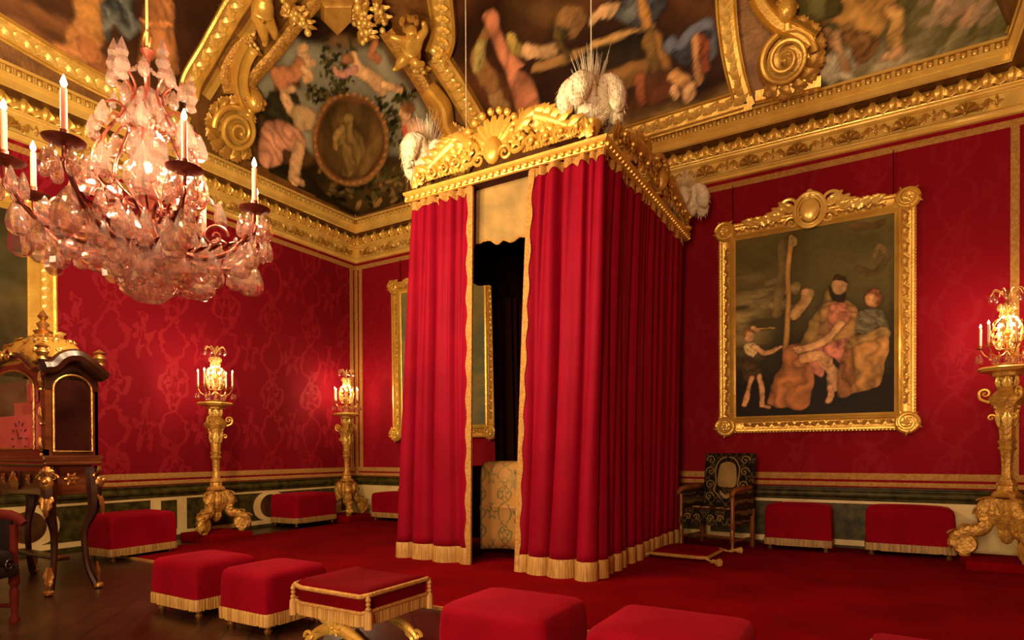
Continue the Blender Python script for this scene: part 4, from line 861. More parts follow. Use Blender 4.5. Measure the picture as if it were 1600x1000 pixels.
# plumes on the corners
def plume(label, loc, seed, sc=1.0):
    e = empty('feather_plume', loc, 0, label, 'plume', 'ostrich plumes on the bed canopy'); g = np.random.default_rng(seed)
    vase = MB().lathe([(.10, 0), (.12, .03), (.05, .08), (.09, .16), (.12, .24), (.09, .27)], n=16); vase.build('cup', M['gold'], e)
    k = 8
    for i in range(k):
        a = 2*PI*i/k+g.uniform(-.2, .2); d = V(cos(a), sin(a), 0)
        if i == k-1: d = d*.25
        hh = g.uniform(.5, .66)*sc; rr = g.uniform(.17, .24)*sc
        p = smoothpath([V(0, 0, .2), d*rr*.45+EZ*hh*.62, d*rr*.95+EZ*hh*.98, d*rr*1.35+EZ*hh*.86, d*rr*1.5+EZ*hh*.50], 22)
        R_ = np.interp(np.linspace(0, 1, 22), [0, .2, .5, .8, .94, 1], [.05, .11, .145, .135, .10, .03])*sc
        t = nrm(np.gradient(p, axis=0)); ref = nrm(np.cross(d if np.linalg.norm(d) > .1 else EX, EZ)); bb = np.cross(t, ref); th = np.arange(26)*2*PI/26
        R2 = R_[:, None]*(1+.025*np.cos(th*5+np.arange(22)[:, None]*.7)+g.uniform(-.06, .06, (22, 26)))
        P = p[:, None]+R2[..., None]*(np.cos(th)[None, :, None]*ref*1.05+np.sin(th)[None, :, None]*bb[:, None]*.8)
        m = MB().grid(P, cv=True, capu=True)
        for _ in range(300):        # stray barbs
            j = g.integers(3, 21); c = g.integers(0, 26); o = P[j, c]; dd = nrm(P[j, c]-p[j]+t[j]*.06+V(0, 0, -.05)); w_ = nrm(np.cross(dd, t[j]))*.010; m.add([o-w_-dd*.01, o+w_-dd*.01, o+dd*g.uniform(.01, .04)*sc+t[j]*.03+EZ*-.02], [(0, 1, 2)])
        m.build('feather', M['feather'], e, angle=0)
    ag = MB()
    for i in range(170):
        a = g.uniform(0, 2*PI); s_ = g.uniform(0, .26)*sc; h_ = g.uniform(.72, 1.05)*sc; p = smoothpath([V(0, 0, .35), V(cos(a)*s_*.5, sin(a)*s_*.5, h_*.7), V(cos(a)*s_, sin(a)*s_, h_)], 6); ag.tube(p, [.0035, .0025, .001], 4)
    ag.build('aigrette', M['feather'], e); return e
pz = BZ+.10
plume('cream ostrich plume on the bed canopy corner nearest the viewer', (BX1-.14, BY0+.06, pz), 5, .98)
plume('cream ostrich plume on the front canopy corner next to the oval medallion', (BX0+.18, BY0+.06, pz), 6, .95)
plume('cream ostrich plume on the rear canopy corner beside the gilt-framed painting', (BX1+.05, BY1-.1, pz), 7, .9)
# suspension cords
for (x, y), lb in (((BX1-.14, BY0+.06), 'thin pale cord rising above the plume nearest the viewer'), ((BX0+.30, BY0+.75), 'thin pale cord hanging beside the curved gilt rib')):
    tag(MB().tube([(x, y, pz+.2), (x, y, ZC)], .007, 6).build('suspension_cord', M['feather']), lb, 'cord')
# ================================================================== FRAMED PICTURES ON THE WALL
def frame_local(w, h, fw=.25, crest=True):
    """returns meshes for a frame lying in x (width) / z (height), face toward -y, centred at origin"""
    a, b, c = MB(), MB(), MB(); hw, hh = w/2, h/2
    pr = [(0, 0), (0, .07), (.025, .10), (.05, .095), (.06, .06), (.09, .05), (fw*.5, .045), (fw-.085, .06), (fw-.075, .10), (fw-.05, .11), (fw-.03, .07), (fw, .05), (fw, .01)]
    ringp = lambda i, d: [(-hw+i, -d, -hh+i), (hw-i, -d, -hh+i), (hw-i, -d, hh-i), (-hw+i, -d, hh-i)]
    a.grid(np.array([ringp(i, d) for i, d in pr]), cv=True, smooth=False)
    nv = V(0, -1, 0)
    for (p0, p1) in (((-hw, -hh), (hw, -hh)), ((hw, -hh), (hw, hh)), ((hw, hh), (-hw, hh)), ((-hw, hh), (-hw, -hh))):
        A = V(p0[0], 0, p0[1]); B = V(p1[0], 0, p1[1]); al = nrm(B-A); inn = np.cross(nv, al); inn = inn if inn@(-(A+B)/2) > 0 else -inn; ln = np.linalg.norm(B-A); n = int((ln-.6)/.10)
        for i in range(n):
            p = A+al*(.3+(i+.5)/n*(ln-.6))+inn*fw*.48+nv*.045; q = 1 if i % 2 else -1; d = nrm(al*.9+inn*q*.45); b.leaf(p-inn*q*.03, np.cross(d, nv), d, nv, .12, .075, .3, 2, .2, 6, 5)
            b.ell(p+inn*q*.035+nv*.01, .012, n=6, m=4)
        n = int(ln/.045)
        for i in range(n): c.ell(A+al*((i+.5)/n*ln)+inn*.012+nv*.075, .014, n=6, m=4)
    cr = []
    for sx in (-1, 1):
        for sz in (-1, 1):
            m = MB(); o = V(sx*(hw-.10), -.05, sz*(hh-.10)); m.lathe([(.145, 0), (.155, .05), (.13, .09), (.001, .10)], o, 22, ax=(0, -1, 0)); m.scroll(o+nv*.09, EX, EZ, nv, .13, 1.8, .2, sx, .25); m.flower(o+nv*.11, EX, EZ, nv, .085, 6, .3)
            for t in range(5):
                an = t*2*PI/5+.4; d = cos(an)*EX+sin(an)*EZ; m.leaf(o+d*.08+nv*.07, np.cross(d, nv), nrm(.35*d+np.cross(d, nv)), nv, .14, .11, .30, 2, .0, 7, 5)
            cr.append(m)
    ct = None
    if crest:
        ct = MB(); o = V(0, -.06, hh-.02); ct.ell(o+nv*.08, .13, .05, .17, 16, 10)
        th = np.linspace(0, 2*PI, 30); ct.tube([o+nv*.07+V(.20*cos(t), 0, .24*sin(t)) for t in th], .030, 8); ct.tube([o+nv*.05+V(.155*cos(t), 0, .195*sin(t)) for t in th], .018, 8)
        for s_ in (-1, 1):
            ct.scroll(o+V(s_*.27, 0, .10)+nv*.04, EX, EZ, nv, .13, 1.5, .22, s_, .2); ct.scroll(o+V(s_*.24, 0, -.14)+nv*.04, EX, EZ, nv, .10, 1.4, .22, s_, .2)
            for i in range(5): d = nrm(V(s_*(.5+.22*i), 0, .95-.22*i)); ct.leaf(o+V(s_*(.24+.08*i), 0, .04-.02*i)+nv*.04, np.cross(d, nv), nrm(d+V(s_*.5, 0, 0)), nv, .24-.02*i, .14, .3, 3, .0)
            for i in range(4): ct.leaf(o+V(s_*(.38+.12*i), 0, -.03)+nv*.04, np.cross(V(s_, 0, .25), nv), nrm(V(s_, 0, .25)), nv, .2, .12, .35, 3, .3)
        ct.leaf(o+V(0, 0, .14)+nv*.05, EX, EZ, nv, .16, .18, .4, 3, .3)
    return a, b, c, cr, ct
def picture(name, cx, cz, w, h, label, y=D, tilt=.012):
    e = empty(name, (cx, y-.02, cz), 0, label, 'painting'); e.rotation_euler = (tilt, 0, 0); a, b, c, cr, ct = frame_local(w, h); f = a.build('frame', M['gold'], e, angle=30); b.build('carving', M['gold_old'], f); c.build('beading', M['gold_bright'], f)
    for m in cr: m.build('corner_ornament', M['gold'], f)
    if ct: ct.build('crest', M['gold_bright'], f)
    return e
px0, px1, pz0, pz1 = -2.05, .515, 1.69, 4.90
pic = picture('painting', (px0+px1)/2, (pz0+pz1)/2, px1-px0, pz1-pz0, 'big gilt-framed painting of a seated robed figure and a child')
pw, ph_ = px1-px0-.46, pz1-pz0-.46
# picture plane: outline points are given in photo-measured picture coordinates (1157..1393 across, 372..652 down at the left)
def pmap(pts):
    out = []
    for x, y in pts: q = on_back(x, y, .06); out.append((q[0]-(px0+px1)/2, q[2]-(pz0+pz1)/2))
    return np.array(out)
sfl = lambda U, Vv: np.stack([U, np.full(U.shape, -.04), Vv], -1)
nfl = lambda U, Vv: np.stack([U*0, U*0-1, U*0], -1)
def bgp(U, Vv):
    n = vnoise(U, Vv*2, 1.4, 4, 5); a, b, c = lin((62, 56, 22)), lin((104, 92, 40)), lin((34, 22, 8)); t = np.clip((Vv+.9)/1.6, 0, 1)[..., None]; base = c*(1-t)+(a*(1-n[..., None])+b*n[..., None])*t
    sky = np.clip(1-np.hypot((U+.95)/.55, (Vv-.15)/.8), 0, 1)[..., None]*np.clip((vnoise(U, Vv*4, 1.6, 9, 4)-.4)*4, 0, 1)[..., None]; return base*(1-sky*.8)+lin((176, 152, 84))*sky*.8
sh = strokes(10, (1160, 430, 1225, 480), [(190, 160, 92), (150, 130, 74), (110, 100, 56)], 4, (20, 40), .05, -.25, .1, .35)
sh += [('line', [(1222, 382), (1220, 440), (1216, 490)], (120, 100, 50), dict(r=.08, a=.8)), ('line', [(1239, 372), (1234, 460), (1230, 560), (1233, 636)], (186, 134, 46), dict(r=.035, soft=.02)), ('blob', ellpts(1239, 378, 7, 8), (150, 120, 60), dict(w=.05)),
       ('blob', [(1206, 610), (1212, 585), (1232, 545), (1256, 540), (1268, 570), (1262, 636), (1232, 636), (1202, 632)], (184, 106, 40), dict(fold=(1, .1, 20), w=.25)),
       ('blob', [(1284, 478), (1290, 452), (1300, 448), (1296, 480), (1280, 540), (1258, 560), (1252, 540)], (170, 130, 44), dict(fold=(.5, 1, 12))),
       ('line', [(1264, 458), (1254, 476), (1242, 492)], (178, 136, 66), dict(r=.075)), ('blob', ellpts(1258, 456, 7, 5, -.5), (200, 150, 90), dict(w=.05)),
       ('blob', [(1282, 480), (1310, 468), (1336, 472), (1342, 500), (1334, 530), (1310, 548), (1280, 560), (1262, 566), (1276, 530)], (176, 122, 52), dict(fold=(.6, 1, 20), w=.3)),
       ('blob', [(1296, 478), (1322, 474), (1328, 500), (1306, 522), (1294, 510)], (178, 98, 66), dict(fold=(.8, .8, 12))),
       ('blob', [(1266, 544), (1300, 534), (1330, 528), (1340, 548), (1330, 580), (1316, 590), (1312, 566), (1290, 560), (1284, 590), (1270, 580), (1260, 560)], (204, 108, 84), dict(fold=(1, .6, 20), w=.2)),
       ('line', [(1314, 506), (1292, 530), (1268, 540), (1248, 546)], (206, 146, 84), dict(r=.055)), ('blob', ellpts(1249, 545, 9, 4, .2), (206, 146, 84), dict(w=.05)),
       ('line', [(1284, 562), (1300, 580), (1300, 606)], (206, 144, 86), dict(r=.075)), ('line', [(1298, 606), (1298, 618), (1294, 626)], (204, 140, 82), dict(r=.04)), ('line', [(1256, 560), (1280, 556), (1292, 566)], (204, 140, 80), dict(r=.07)),
       ('blob', ellpts(1311, 446, 13, 15, .2), (178, 128, 70), dict(w=.08)), ('blob', [(1298, 446), (1304, 458), (1314, 462), (1322, 456), (1318, 472), (1304, 470), (1294, 458)], (52, 36, 14), dict(w=.06)), ('blob', [(1300, 440), (1306, 430), (1320, 432), (1326, 444), (1318, 440), (1306, 438)], (60, 40, 16), dict(w=.06)),
       ('blob', ellpts(1365, 466, 14, 15), (176, 104, 46), dict(w=.09, c2=(120, 60, 24))), ('blob', ellpts(1360, 468, 8, 10), (196, 134, 72), dict(w=.06)), ('blob', [(1346, 486), (1376, 484), (1386, 500), (1384, 520), (1340, 522), (1338, 500)], (96, 88, 60), dict(fold=(1, 1, 12))),
       ('blob', [(1336, 524), (1384, 514), (1388, 530), (1340, 540), (1322, 552), (1320, 540)], (160, 118, 46), dict(fold=(.4, 1, 20))), ('blob', [(1326, 548), (1360, 536), (1384, 530), (1378, 596), (1358, 604), (1330, 618), (1318, 612)], (170, 112, 40), dict(fold=(1, .1, 20), w=.25)), ('blob', [(1318, 548), (1334, 556), (1330, 614), (1310, 622), (1306, 600)], (140, 84, 30), dict(fold=(1, 0, 12))),
       ('line', [(1340, 420), (1368, 426), (1386, 404)], (84, 62, 26), dict(r=.05, a=.7)), ('line', [(1366, 400), (1374, 384), (1386, 400)], (120, 90, 44), dict(r=.03, a=.7)), ('line', [(1330, 352), (1356, 356), (1380, 348)], (90, 62, 28), dict(r=.05, a=.7)),
       # the child
       ('blob', ellpts(1169, 524, 9, 10), (206, 146, 84), dict(w=.06)), ('blob', [(1160, 522), (1164, 512), (1174, 513), (1178, 520), (1168, 518), (1163, 530)], (140, 88, 34), dict(w=.05)), ('blob', [(1162, 540), (1178, 536), (1184, 546), (1176, 560), (1168, 556)], (214, 176, 104), dict(fold=(1, 1, 8))),
       ('line', [(1178, 542), (1196, 552), (1212, 546)], (212, 150, 86), dict(r=.035)), ('line', [(1212, 546), (1220, 542)], (212, 150, 86), dict(r=.022)), ('line', [(1176, 512), (1184, 516)], (212, 150, 86), dict(r=.03)), ('line', [(1182, 514), (1210, 512)], (200, 150, 60), dict(r=.012)),
       ('blob', [(1160, 556), (1176, 558), (1194, 580), (1186, 590), (1170, 596), (1160, 592)], (74, 54, 20), dict(fold=(.6, 1, 12))), ('line', [(1174, 590), (1168, 614), (1162, 634)], (206, 140, 76), dict(r=.038)), ('line', [(1187, 588), (1190, 612), (1189, 632)], (210, 146, 82), dict(r=.038)), ('line', [(1189, 634), (1202, 636)], (206, 140, 76), dict(r=.022))]
cvs = canvas('canvas', sfl, nfl, lambda p: (pmap(p) if p is not REG else np.array(REG, float)), (REG := [(-pw/2, -ph_/2), (pw/2, -ph_/2), (pw/2, ph_/2), (-pw/2, ph_/2)]), (.011, .011), bgp, sh, M['paint'], pic, lift=0, seed=5, gain=1.5)
M['wire'] = pmat('dark_red_hanging_cord', (.05, .002, .003), .8, spec=.1)
def wires(e, hh, xs):
    for x in xs: MB().tube([(x, -.005, hh-.05), (x, -.005, 5.52-e.location[2])], .006, 6).build('hanging_cord', M['wire'], e)
wires(pic, (pz1-pz0)/2, (-1.08, 1.02))
# second picture behind the bed
pic2 = picture('painting', -7.50, 3.36, 2.60, 3.32, 'gilt-framed olive landscape painting partly hidden behind the bed curtain')
REG2 = [(-1.1, -1.5), (1.1, -1.5), (1.1, 1.5), (-1.1, 1.5)]
canvas('canvas', sfl, nfl, lambda p: np.array(p, float), REG2, (.05, .05), mixbg([(96, 84, 36), (120, 104, 46), (84, 92, 66), (130, 110, 50)], 8, .8), [], M['paint'], pic2, lift=0, gain=1.5)
wires(pic2, 1.66, (-1.1, 1.1))
# ================================================================== DOORWAY / PIER MIRROR ON THE LEFT WALL
dr = empty('pier_mirror', (-W, 0, 0), 0, 'tall dark pier mirror in a carved gilt frame behind the clock', 'mirror')
y0m, y1m, zb_, zt_ = 2.3, 4.02, .95, 5.02
g = MB(); pr = [(0, 0), (0, .06), (.03, .09), (.06, .08), (.08, .05), (.20, .05), (.22, .09), (.27, .10), (.30, .06), (.34, .03), (.34, 0)]
g.grid(np.array([[(d, y0m+i, zb_+i), (d, y1m-i, zb_+i), (d, y1m-i, zt_-i), (d, y0m+i, zt_-i)] for i, d in pr]), cv=True, smooth=False); fr_ = g.build('frame', M['gold'], dr, angle=30)
g = MB()
for yy in (y0m+.14, y1m-.14):
    for k in range(30): z = 1.15+k*.125; g.leaf(V(.05, yy, z), EY, EZ, EX, .13, .10, .3, 3, .2, 7, 5); 
for k in range(11): g.leaf(V(.05, y0m+.25+k*.12, zt_-.13), EZ, EY, EX, .14, .11, .3, 3, .2, 7, 5)
rg = np.random.default_rng(2)
for k in range(50): g.leaf(V(.09+rg.uniform(0, .05), y1m-.17+rg.uniform(-.14, .12), 2.35+rg.uniform(-.1, .75)), *(lambda d: (np.cross(d, EX), d, EX))(nrm(V(0, rg.normal(), rg.normal()))), .13, .08, .5, 3, .4, 6, 5)
g.build('carving', M['gold_bright'], fr_)
gl = pmat('dark_old_mirror', (.05, .045, .02), .12, .3, (.11, .09, .035), 2.2, 0, 1, spec=.6)
MB().box((.0, y0m+.3, zb_+.3), (.02, y1m-.3, zt_-.3)).build('glass', gl, dr)
# ================================================================== STOOLS
def sq_ring(a, b, n, e, z, c=(0, 0)):
    th = np.arange(n)*2*PI/n+PI/n; return np.stack([c[0]+a*np.sign(np.cos(th))*np.abs(np.cos(th))**(2/e), c[1]+b*np.sign(np.sin(th))*np.abs(np.sin(th))**(2/e), np.full(n, z)], -1)
def stool(loc, rz, w, d, h, label, group='fringed crimson stools', fr=.085, soft=.10, seed=0, z0=0.0, fm='fringe_dk'):
    e = empty('velvet_stool', (loc[0], loc[1], z0), rz, label, 'stool', group); g = np.random.default_rng(seed); n = 64
    zb = .07; z1 = zb+fr; rings = []
    for z, k, ex in ((z1, 1.0, 16), (z1+.1, 1.0, 16), (h*.6, 1.005, 15), (h-soft, 1.0, 14), (h-soft*.5, .99, 13), (h-soft*.22, .965, 12), (h-soft*.05, .90, 10), (h+.008, .72, 8), (h+.02, .4, 4), (h+.026, .02, 2)):
        r_ = sq_ring(w/2*k, d/2*k, n, ex, z); th = np.arange(n)*2*PI/n; r_[:, :2] *= (1+g.normal(0, .0015, (n, 1)))*(1+.012*np.sin(th*4+z*6+seed))[:, None]; rings.append(r_)
    c = MB().grid(np.array(rings), cv=True); c.add(rings[-1], [tuple(range(n))]); c.build('cover', M['red_velvet'], e, angle=0)
    f = MB(); th = np.arange(192); a = sq_ring(w/2+.006, d/2+.006, 192, 16, z1+.012); b = sq_ring(w/2+.012, d/2+.012, 192, 16, z1-.01); q = sq_ring(w/2+.010, d/2+.010, 192, 16, zb); q[:, 2] += .006*np.sin(th*1.7)
    f.grid(np.array([a, b, q]), cv=True); f.build('fringe', M[fm], e)
    for sx in (-1, 1):
        for sy in (-1, 1): MB().lathe([(.0, 0), (.028, .0), (.034, .018), (.022, .035), (.03, .06), (.026, .10), (.02, .14)], (sx*(w/2-.07), sy*(d/2-.07), 0), 12).build('foot', M['bronze'], e)
    return e
CZ = .028
stool((-9.50, 7.98), 0.02, .72, 1.02, .60, 'crimson stool with gold fringe standing alone by the left wall between two candle stands', seed=1, z0=CZ)
stool((-8.42, 9.42), 0, .86, .60, .56, 'crimson fringed stool against the back wall, half hidden by the bed curtain', seed=2, z0=CZ)
stool((-8.75, 4.42), .05, .62, .90, .60, 'shadowed crimson stool by the left wall just behind the clock', seed=3)
stool((-5.22, 3.26), .0, .70, .60, .47, 'foreground crimson stool nearest the clock, partly behind a brighter stool', seed=4, fm='fringe')
stool((-4.26, 3.27), .0, .60, .62, .475, 'brightest pinkish-red stool in the foreground row, next to the folding stool', seed=5, fm='fringe')
stool((-1.92, 3.23), .0, .74, .64, .475, 'foreground crimson stool cut by the lower picture edge, in front of the bed opening', seed=6, fm='fringe')
stool((-.94, 3.28), .0, .78, .70, .46, 'lowest blurred crimson stool at the bottom edge, below the armchair', seed=7, fm='fringe')
stool((-.88, 9.36), 0, .84, .52, .63, 'crimson fringed stool under the big painting, next to the armchair', seed=8, z0=CZ, soft=.16)
stool((.42, 9.50), 0, .98, .54, .64, 'wide crimson fringed stool beside the candle stand at the far right', seed=9, z0=CZ, soft=.16)
M['dark_velvet'] = pmat('dark_red_velvet', (.11, .0006, .003), .8, 0, (.14, .0008, .004), 3, .15, 120, sheen=.12, spec=.05)
# folding stool with crossed gilt legs
fs = empty('folding_stool', (-3.21, 3.22, 0), .0, 'dark red folding stool with gold braid, tassels and crossed gilt legs', 'stool'); w, d, h = .72, .62, .48
rings = []
for z, k in ((h-.16, .98), (h-.06, 1.0), (h-.02, .97), (h+.0, .9), (h+.012, .6), (h+.016, .02)):
    r_ = sq_ring(w/2*k, d/2*k, 64, 24, z); r_[:, 2] += .05*((r_[:, 0]/(w/2))**2-.5); rings.append(r_)
MB().grid(np.array(rings), cv=True).build('seat', M['dark_velvet'], fs, angle=0)
m = MB()
for zz, r in ((h-.045, .017), (h-.155, .013)):
    q = sq_ring(w/2+.006, d/2+.006, 96, 28, zz); q[:, 2] += .05*((q[:, 0]/(w/2))**2-.5); m.tube(np.vstack([q, q[:1]]), r, 7)
m.build('braid_trim', M['braid'], fs)
a = sq_ring(w/2+.008, d/2+.008, 192, 28, h-.155); b = a.copy(); a[:, 2] += .05*((a[:, 0]/(w/2))**2-.5); b[:, 2] = a[:, 2]-.09+.006*np.sin(np.arange(192)*1.9); MB().grid(np.array([a, b]), cv=True).build('fringe', M['fringe'], fs)
for sx in (-1, 1):
    for sy in (-1, 1):
        x, y = sx*(w/2+.008), sy*(d/2+.008); MB().lathe([(.008, .0), (.012, -.01), (.02, -.03), (.012, -.045), (.018, -.06), (.010, -.075), (.022, -.09), (.016, -.10), (.026, -.12), (.030, -.22), (.0, -.221)], (x, y, h-.02), 10).build('tassel', M['fringe'], fs)
for sy in (-1, 1):
    for sx in (-1, 1):
        y = sy*(d/2-.08)+sx*.02; p = smoothpath([V(sx*.30, y, .33), V(sx*.20, y, .27), V(0, y, .19), V(-sx*.22, y, .11), V(-sx*.33, y, .02)], 24); m = MB().tube(p, [.035, .04, .055, .04, .035], 10, flat=(EY, .7)); m.scroll(V(-sx*.33, y, .05), EX, EZ, EY*sy, .05, 1.3, .3, -sx, .1, 18)
        for k in range(3, 21, 4): m.leaf(p[k]+V(0, -.03, .0), EX, nrm(p[k+1]-p[k]), -EY, .10, .06, .3, 2, .2, 6, 5)
        m.build('leg', M['gold'], fs)
    MB().flower(V(0, sy*(d/2-.08)-.05, .19), EX, EZ, -EY, .07).build('boss', M['gold'], fs)
for z in (.05,): MB().tube([(-.3, -d/2+.08, .06), (-.3, d/2-.08, .06)], .02, 8).build('stretcher', M['gold'], fs)
# gilded edge of a low stool at the bottom edge
ls = empty('low_footstool', (.34, 4.72, CZ), -.06, 'low red footstool with gold trim, barely visible at the bottom edge', 'footstool')
MB().box((-.34, -.22, .045), (.34, .22, .10), .03).build('cushion', M['red_velvet'], ls); MB().box((-.36, -.24, 0), (.36, .24, .045), .01).build('gilt_base', M['gold_flat'], ls)
# floor cushion with cords and tassels
cu = empty('floor_cushion', (-2.10, 8.02, CZ), -.05, 'flat crimson floor cushion edged with gold cord and tassels before the armchair', 'cushion'); w, d = .74, .80
rings = []
for z, k in ((.012, .93), (.045, 1.0), (.06, 1.0), (.085, .93), (.105, .75), (.12, .4), (.122, .02)): rings.append(sq_ring(w/2*k, d/2*k, 64, 7, z))
MB().grid(np.array(rings), cv=True, capu=True).build('cushion_body', M['carpet'], cu, angle=0)
q = sq_ring(w/2+.005, d/2+.005, 96, 12, .055); MB().tube(np.vstack([q, q[:1]]), .022, 8).build('cord', M['braid'], cu)
for sx, sy in ((-1, -1), (1, -1), (1, 1), (-1, 1)):
    p = smoothpath([V(sx*w/2, sy*d/2, .05), V(sx*(w/2+.05), sy*(d/2+.03), .035), V(sx*(w/2+.09), sy*(d/2+.07), .03)], 8); m = MB().tube(p, [.018, .012, .02], 8); dd = nrm(V(sx*.8, sy*.6, 0)); m.lathe([(.018, 0), (.026, .02), (.02, .035), (.042, .11), (.05, .13), (.0, .131)], p[-1]+V(0, 0, .012), 12, ax=dd); m.build('tassel', M['fringe'], cu)
# ================================================================== ARMCHAIRS
M['armred'] = pmat('dull_red_arm_pad', (.12, .012, .008), .7, 0, (.08, .008, .006), 4, spec=.1)
def armchair(loc, rz, label, up, fr, deco, w=.84, d=.74, sh_=.52, bh=1.36, z0=0, sc=1):
    e = empty('armchair', (loc[0], loc[1], z0), rz, label, 'armchair')     # faces -y
    MB().box((-w/2+.05, -d/2, sh_-.16), (w/2-.05, d/2-.04, sh_), .05).build('seat', up, e)
    MB().box((-w/2+.04, -d/2-.005, sh_-.22), (w/2-.04, d/2, sh_-.13), .01).build('seat_rail', up, e)
    R = np.array(Matrix.Rotation(-.12, 3, 'X')); o = V(0, d/2-.10, sh_-.06)
    bk = MB().box((-w/2+.04, 0, 0), (w/2-.04, .09, bh-sh_), .02, R=R, o=o).build('backrest', up, e)
    m = MB(); n_ = R@V(0, -1, 0); up_ = R@EZ; c = o+up_*(bh-sh_)*.58+n_*.004
    m.prism(closed_smooth([(-.14, -.17), (-.13, .10), (-.06, .17), (.06, .17), (.13, .10), (.14, -.17), (0, -.20)], 30), c+up_*.05, EX, up_, n_, .012, .004); m.build('embroidered_medallion', deco, bk)
    m = MB(); g = np.random.default_rng(1)
    for sg in (-1, 1):
        for zz in (-.30, -.12, .08, .25): m.scroll(c+EX*sg*.27+up_*zz+n_*.01, EX, up_, n_, .075, 1.3, .10, sg*(1 if zz > 0 else -1), .1, 22)
        m.tube(smoothpath([c+EX*sg*.02+up_*.30, c+EX*sg*.12+up_*.26, c+EX*sg*.19+up_*.12, c+EX*sg*.17+up_*-.1, c+EX*sg*.20+up_*-.2, c+EX*sg*.08+up_*-.32], 24)+n_*.01, .009, 6)
        m.leaf(c+up_*-.32+n_*.01, EX, nrm(up_+EX*sg*.9), n_, .16, .08, .1, 2, 0, 6, 5)
        for xx in (.1, .25): m.scroll(V(sg*xx, -d/2-.012, sh_-.12), EX, EZ, -EY, .055, 1.3, .12, sg, .1, 20); m.scroll(V(sg*xx, -d/6, sh_+.005), EX, EY, EZ, .07, 1.3, .12, sg, .1, 20)
    m.build('strapwork', deco, bk)
    for sx in (-1, 1):
        x = sx*(w/2-.03)
        a_ = MB().tube(smoothpath([V(x, d/2-.14, sh_+.30), V(x, 0, sh_+.29), V(x+sx*.01, -d/2+.08, sh_+.27), V(x+sx*.02, -d/2-.02, sh_+.20)], 16), [.035, .042, .045, .03], 10); a_.build('armrest', fr, e)
        MB().box((x-.02, -d/2+.06, sh_-.1), (x+.02, d/2-.08, sh_+.26), .01).build('arm_panel', up, e)
        MB().lathe([(.034, 0), (.04, .03), (.022, .07), (.03, .14), (.034, .26), (.024, .30), (.04, .33), (.03, sh_-.1), (.028, sh_+.2)], (x, -d/2+.05, 0), 12).build('leg', fr, e)
        MB().box((x-.028, d/2-.10, 0), (x+.028, d/2-.04, sh_), .008).build('leg', fr, e)
        MB().tube([(x, -d/2+.05, .14), (x, d/2-.07, .14)], .018, 8).build('stretcher', fr, e)
    MB().tube([(-w/2+.03, 0, .14), (w/2-.03, 0, .14)], .018, 8).build('stretcher', fr, e)
    e.scale = (sc, sc, sc); return e
M['chairwood'] = pmat('gilt_chair_wood', (.28, .10, .025), .4, .3, (.16, .05, .012), 6, .1, 30)
armchair((-1.93, 9.02), -.30, 'armchair in black and gold embroidered cloth between bed and painting', M['embroid'], M['chairwood'], M['valance'], z0=CZ, w=.86, d=.70, sh_=.56, bh=1.42)
armchair((-6.22, 1.68), 2.11, 'very dark armchair with red arm pads in front of the clock table', M['black'], M['armred'], M['darkwood'], w=.80, bh=1.20, sh_=.62)
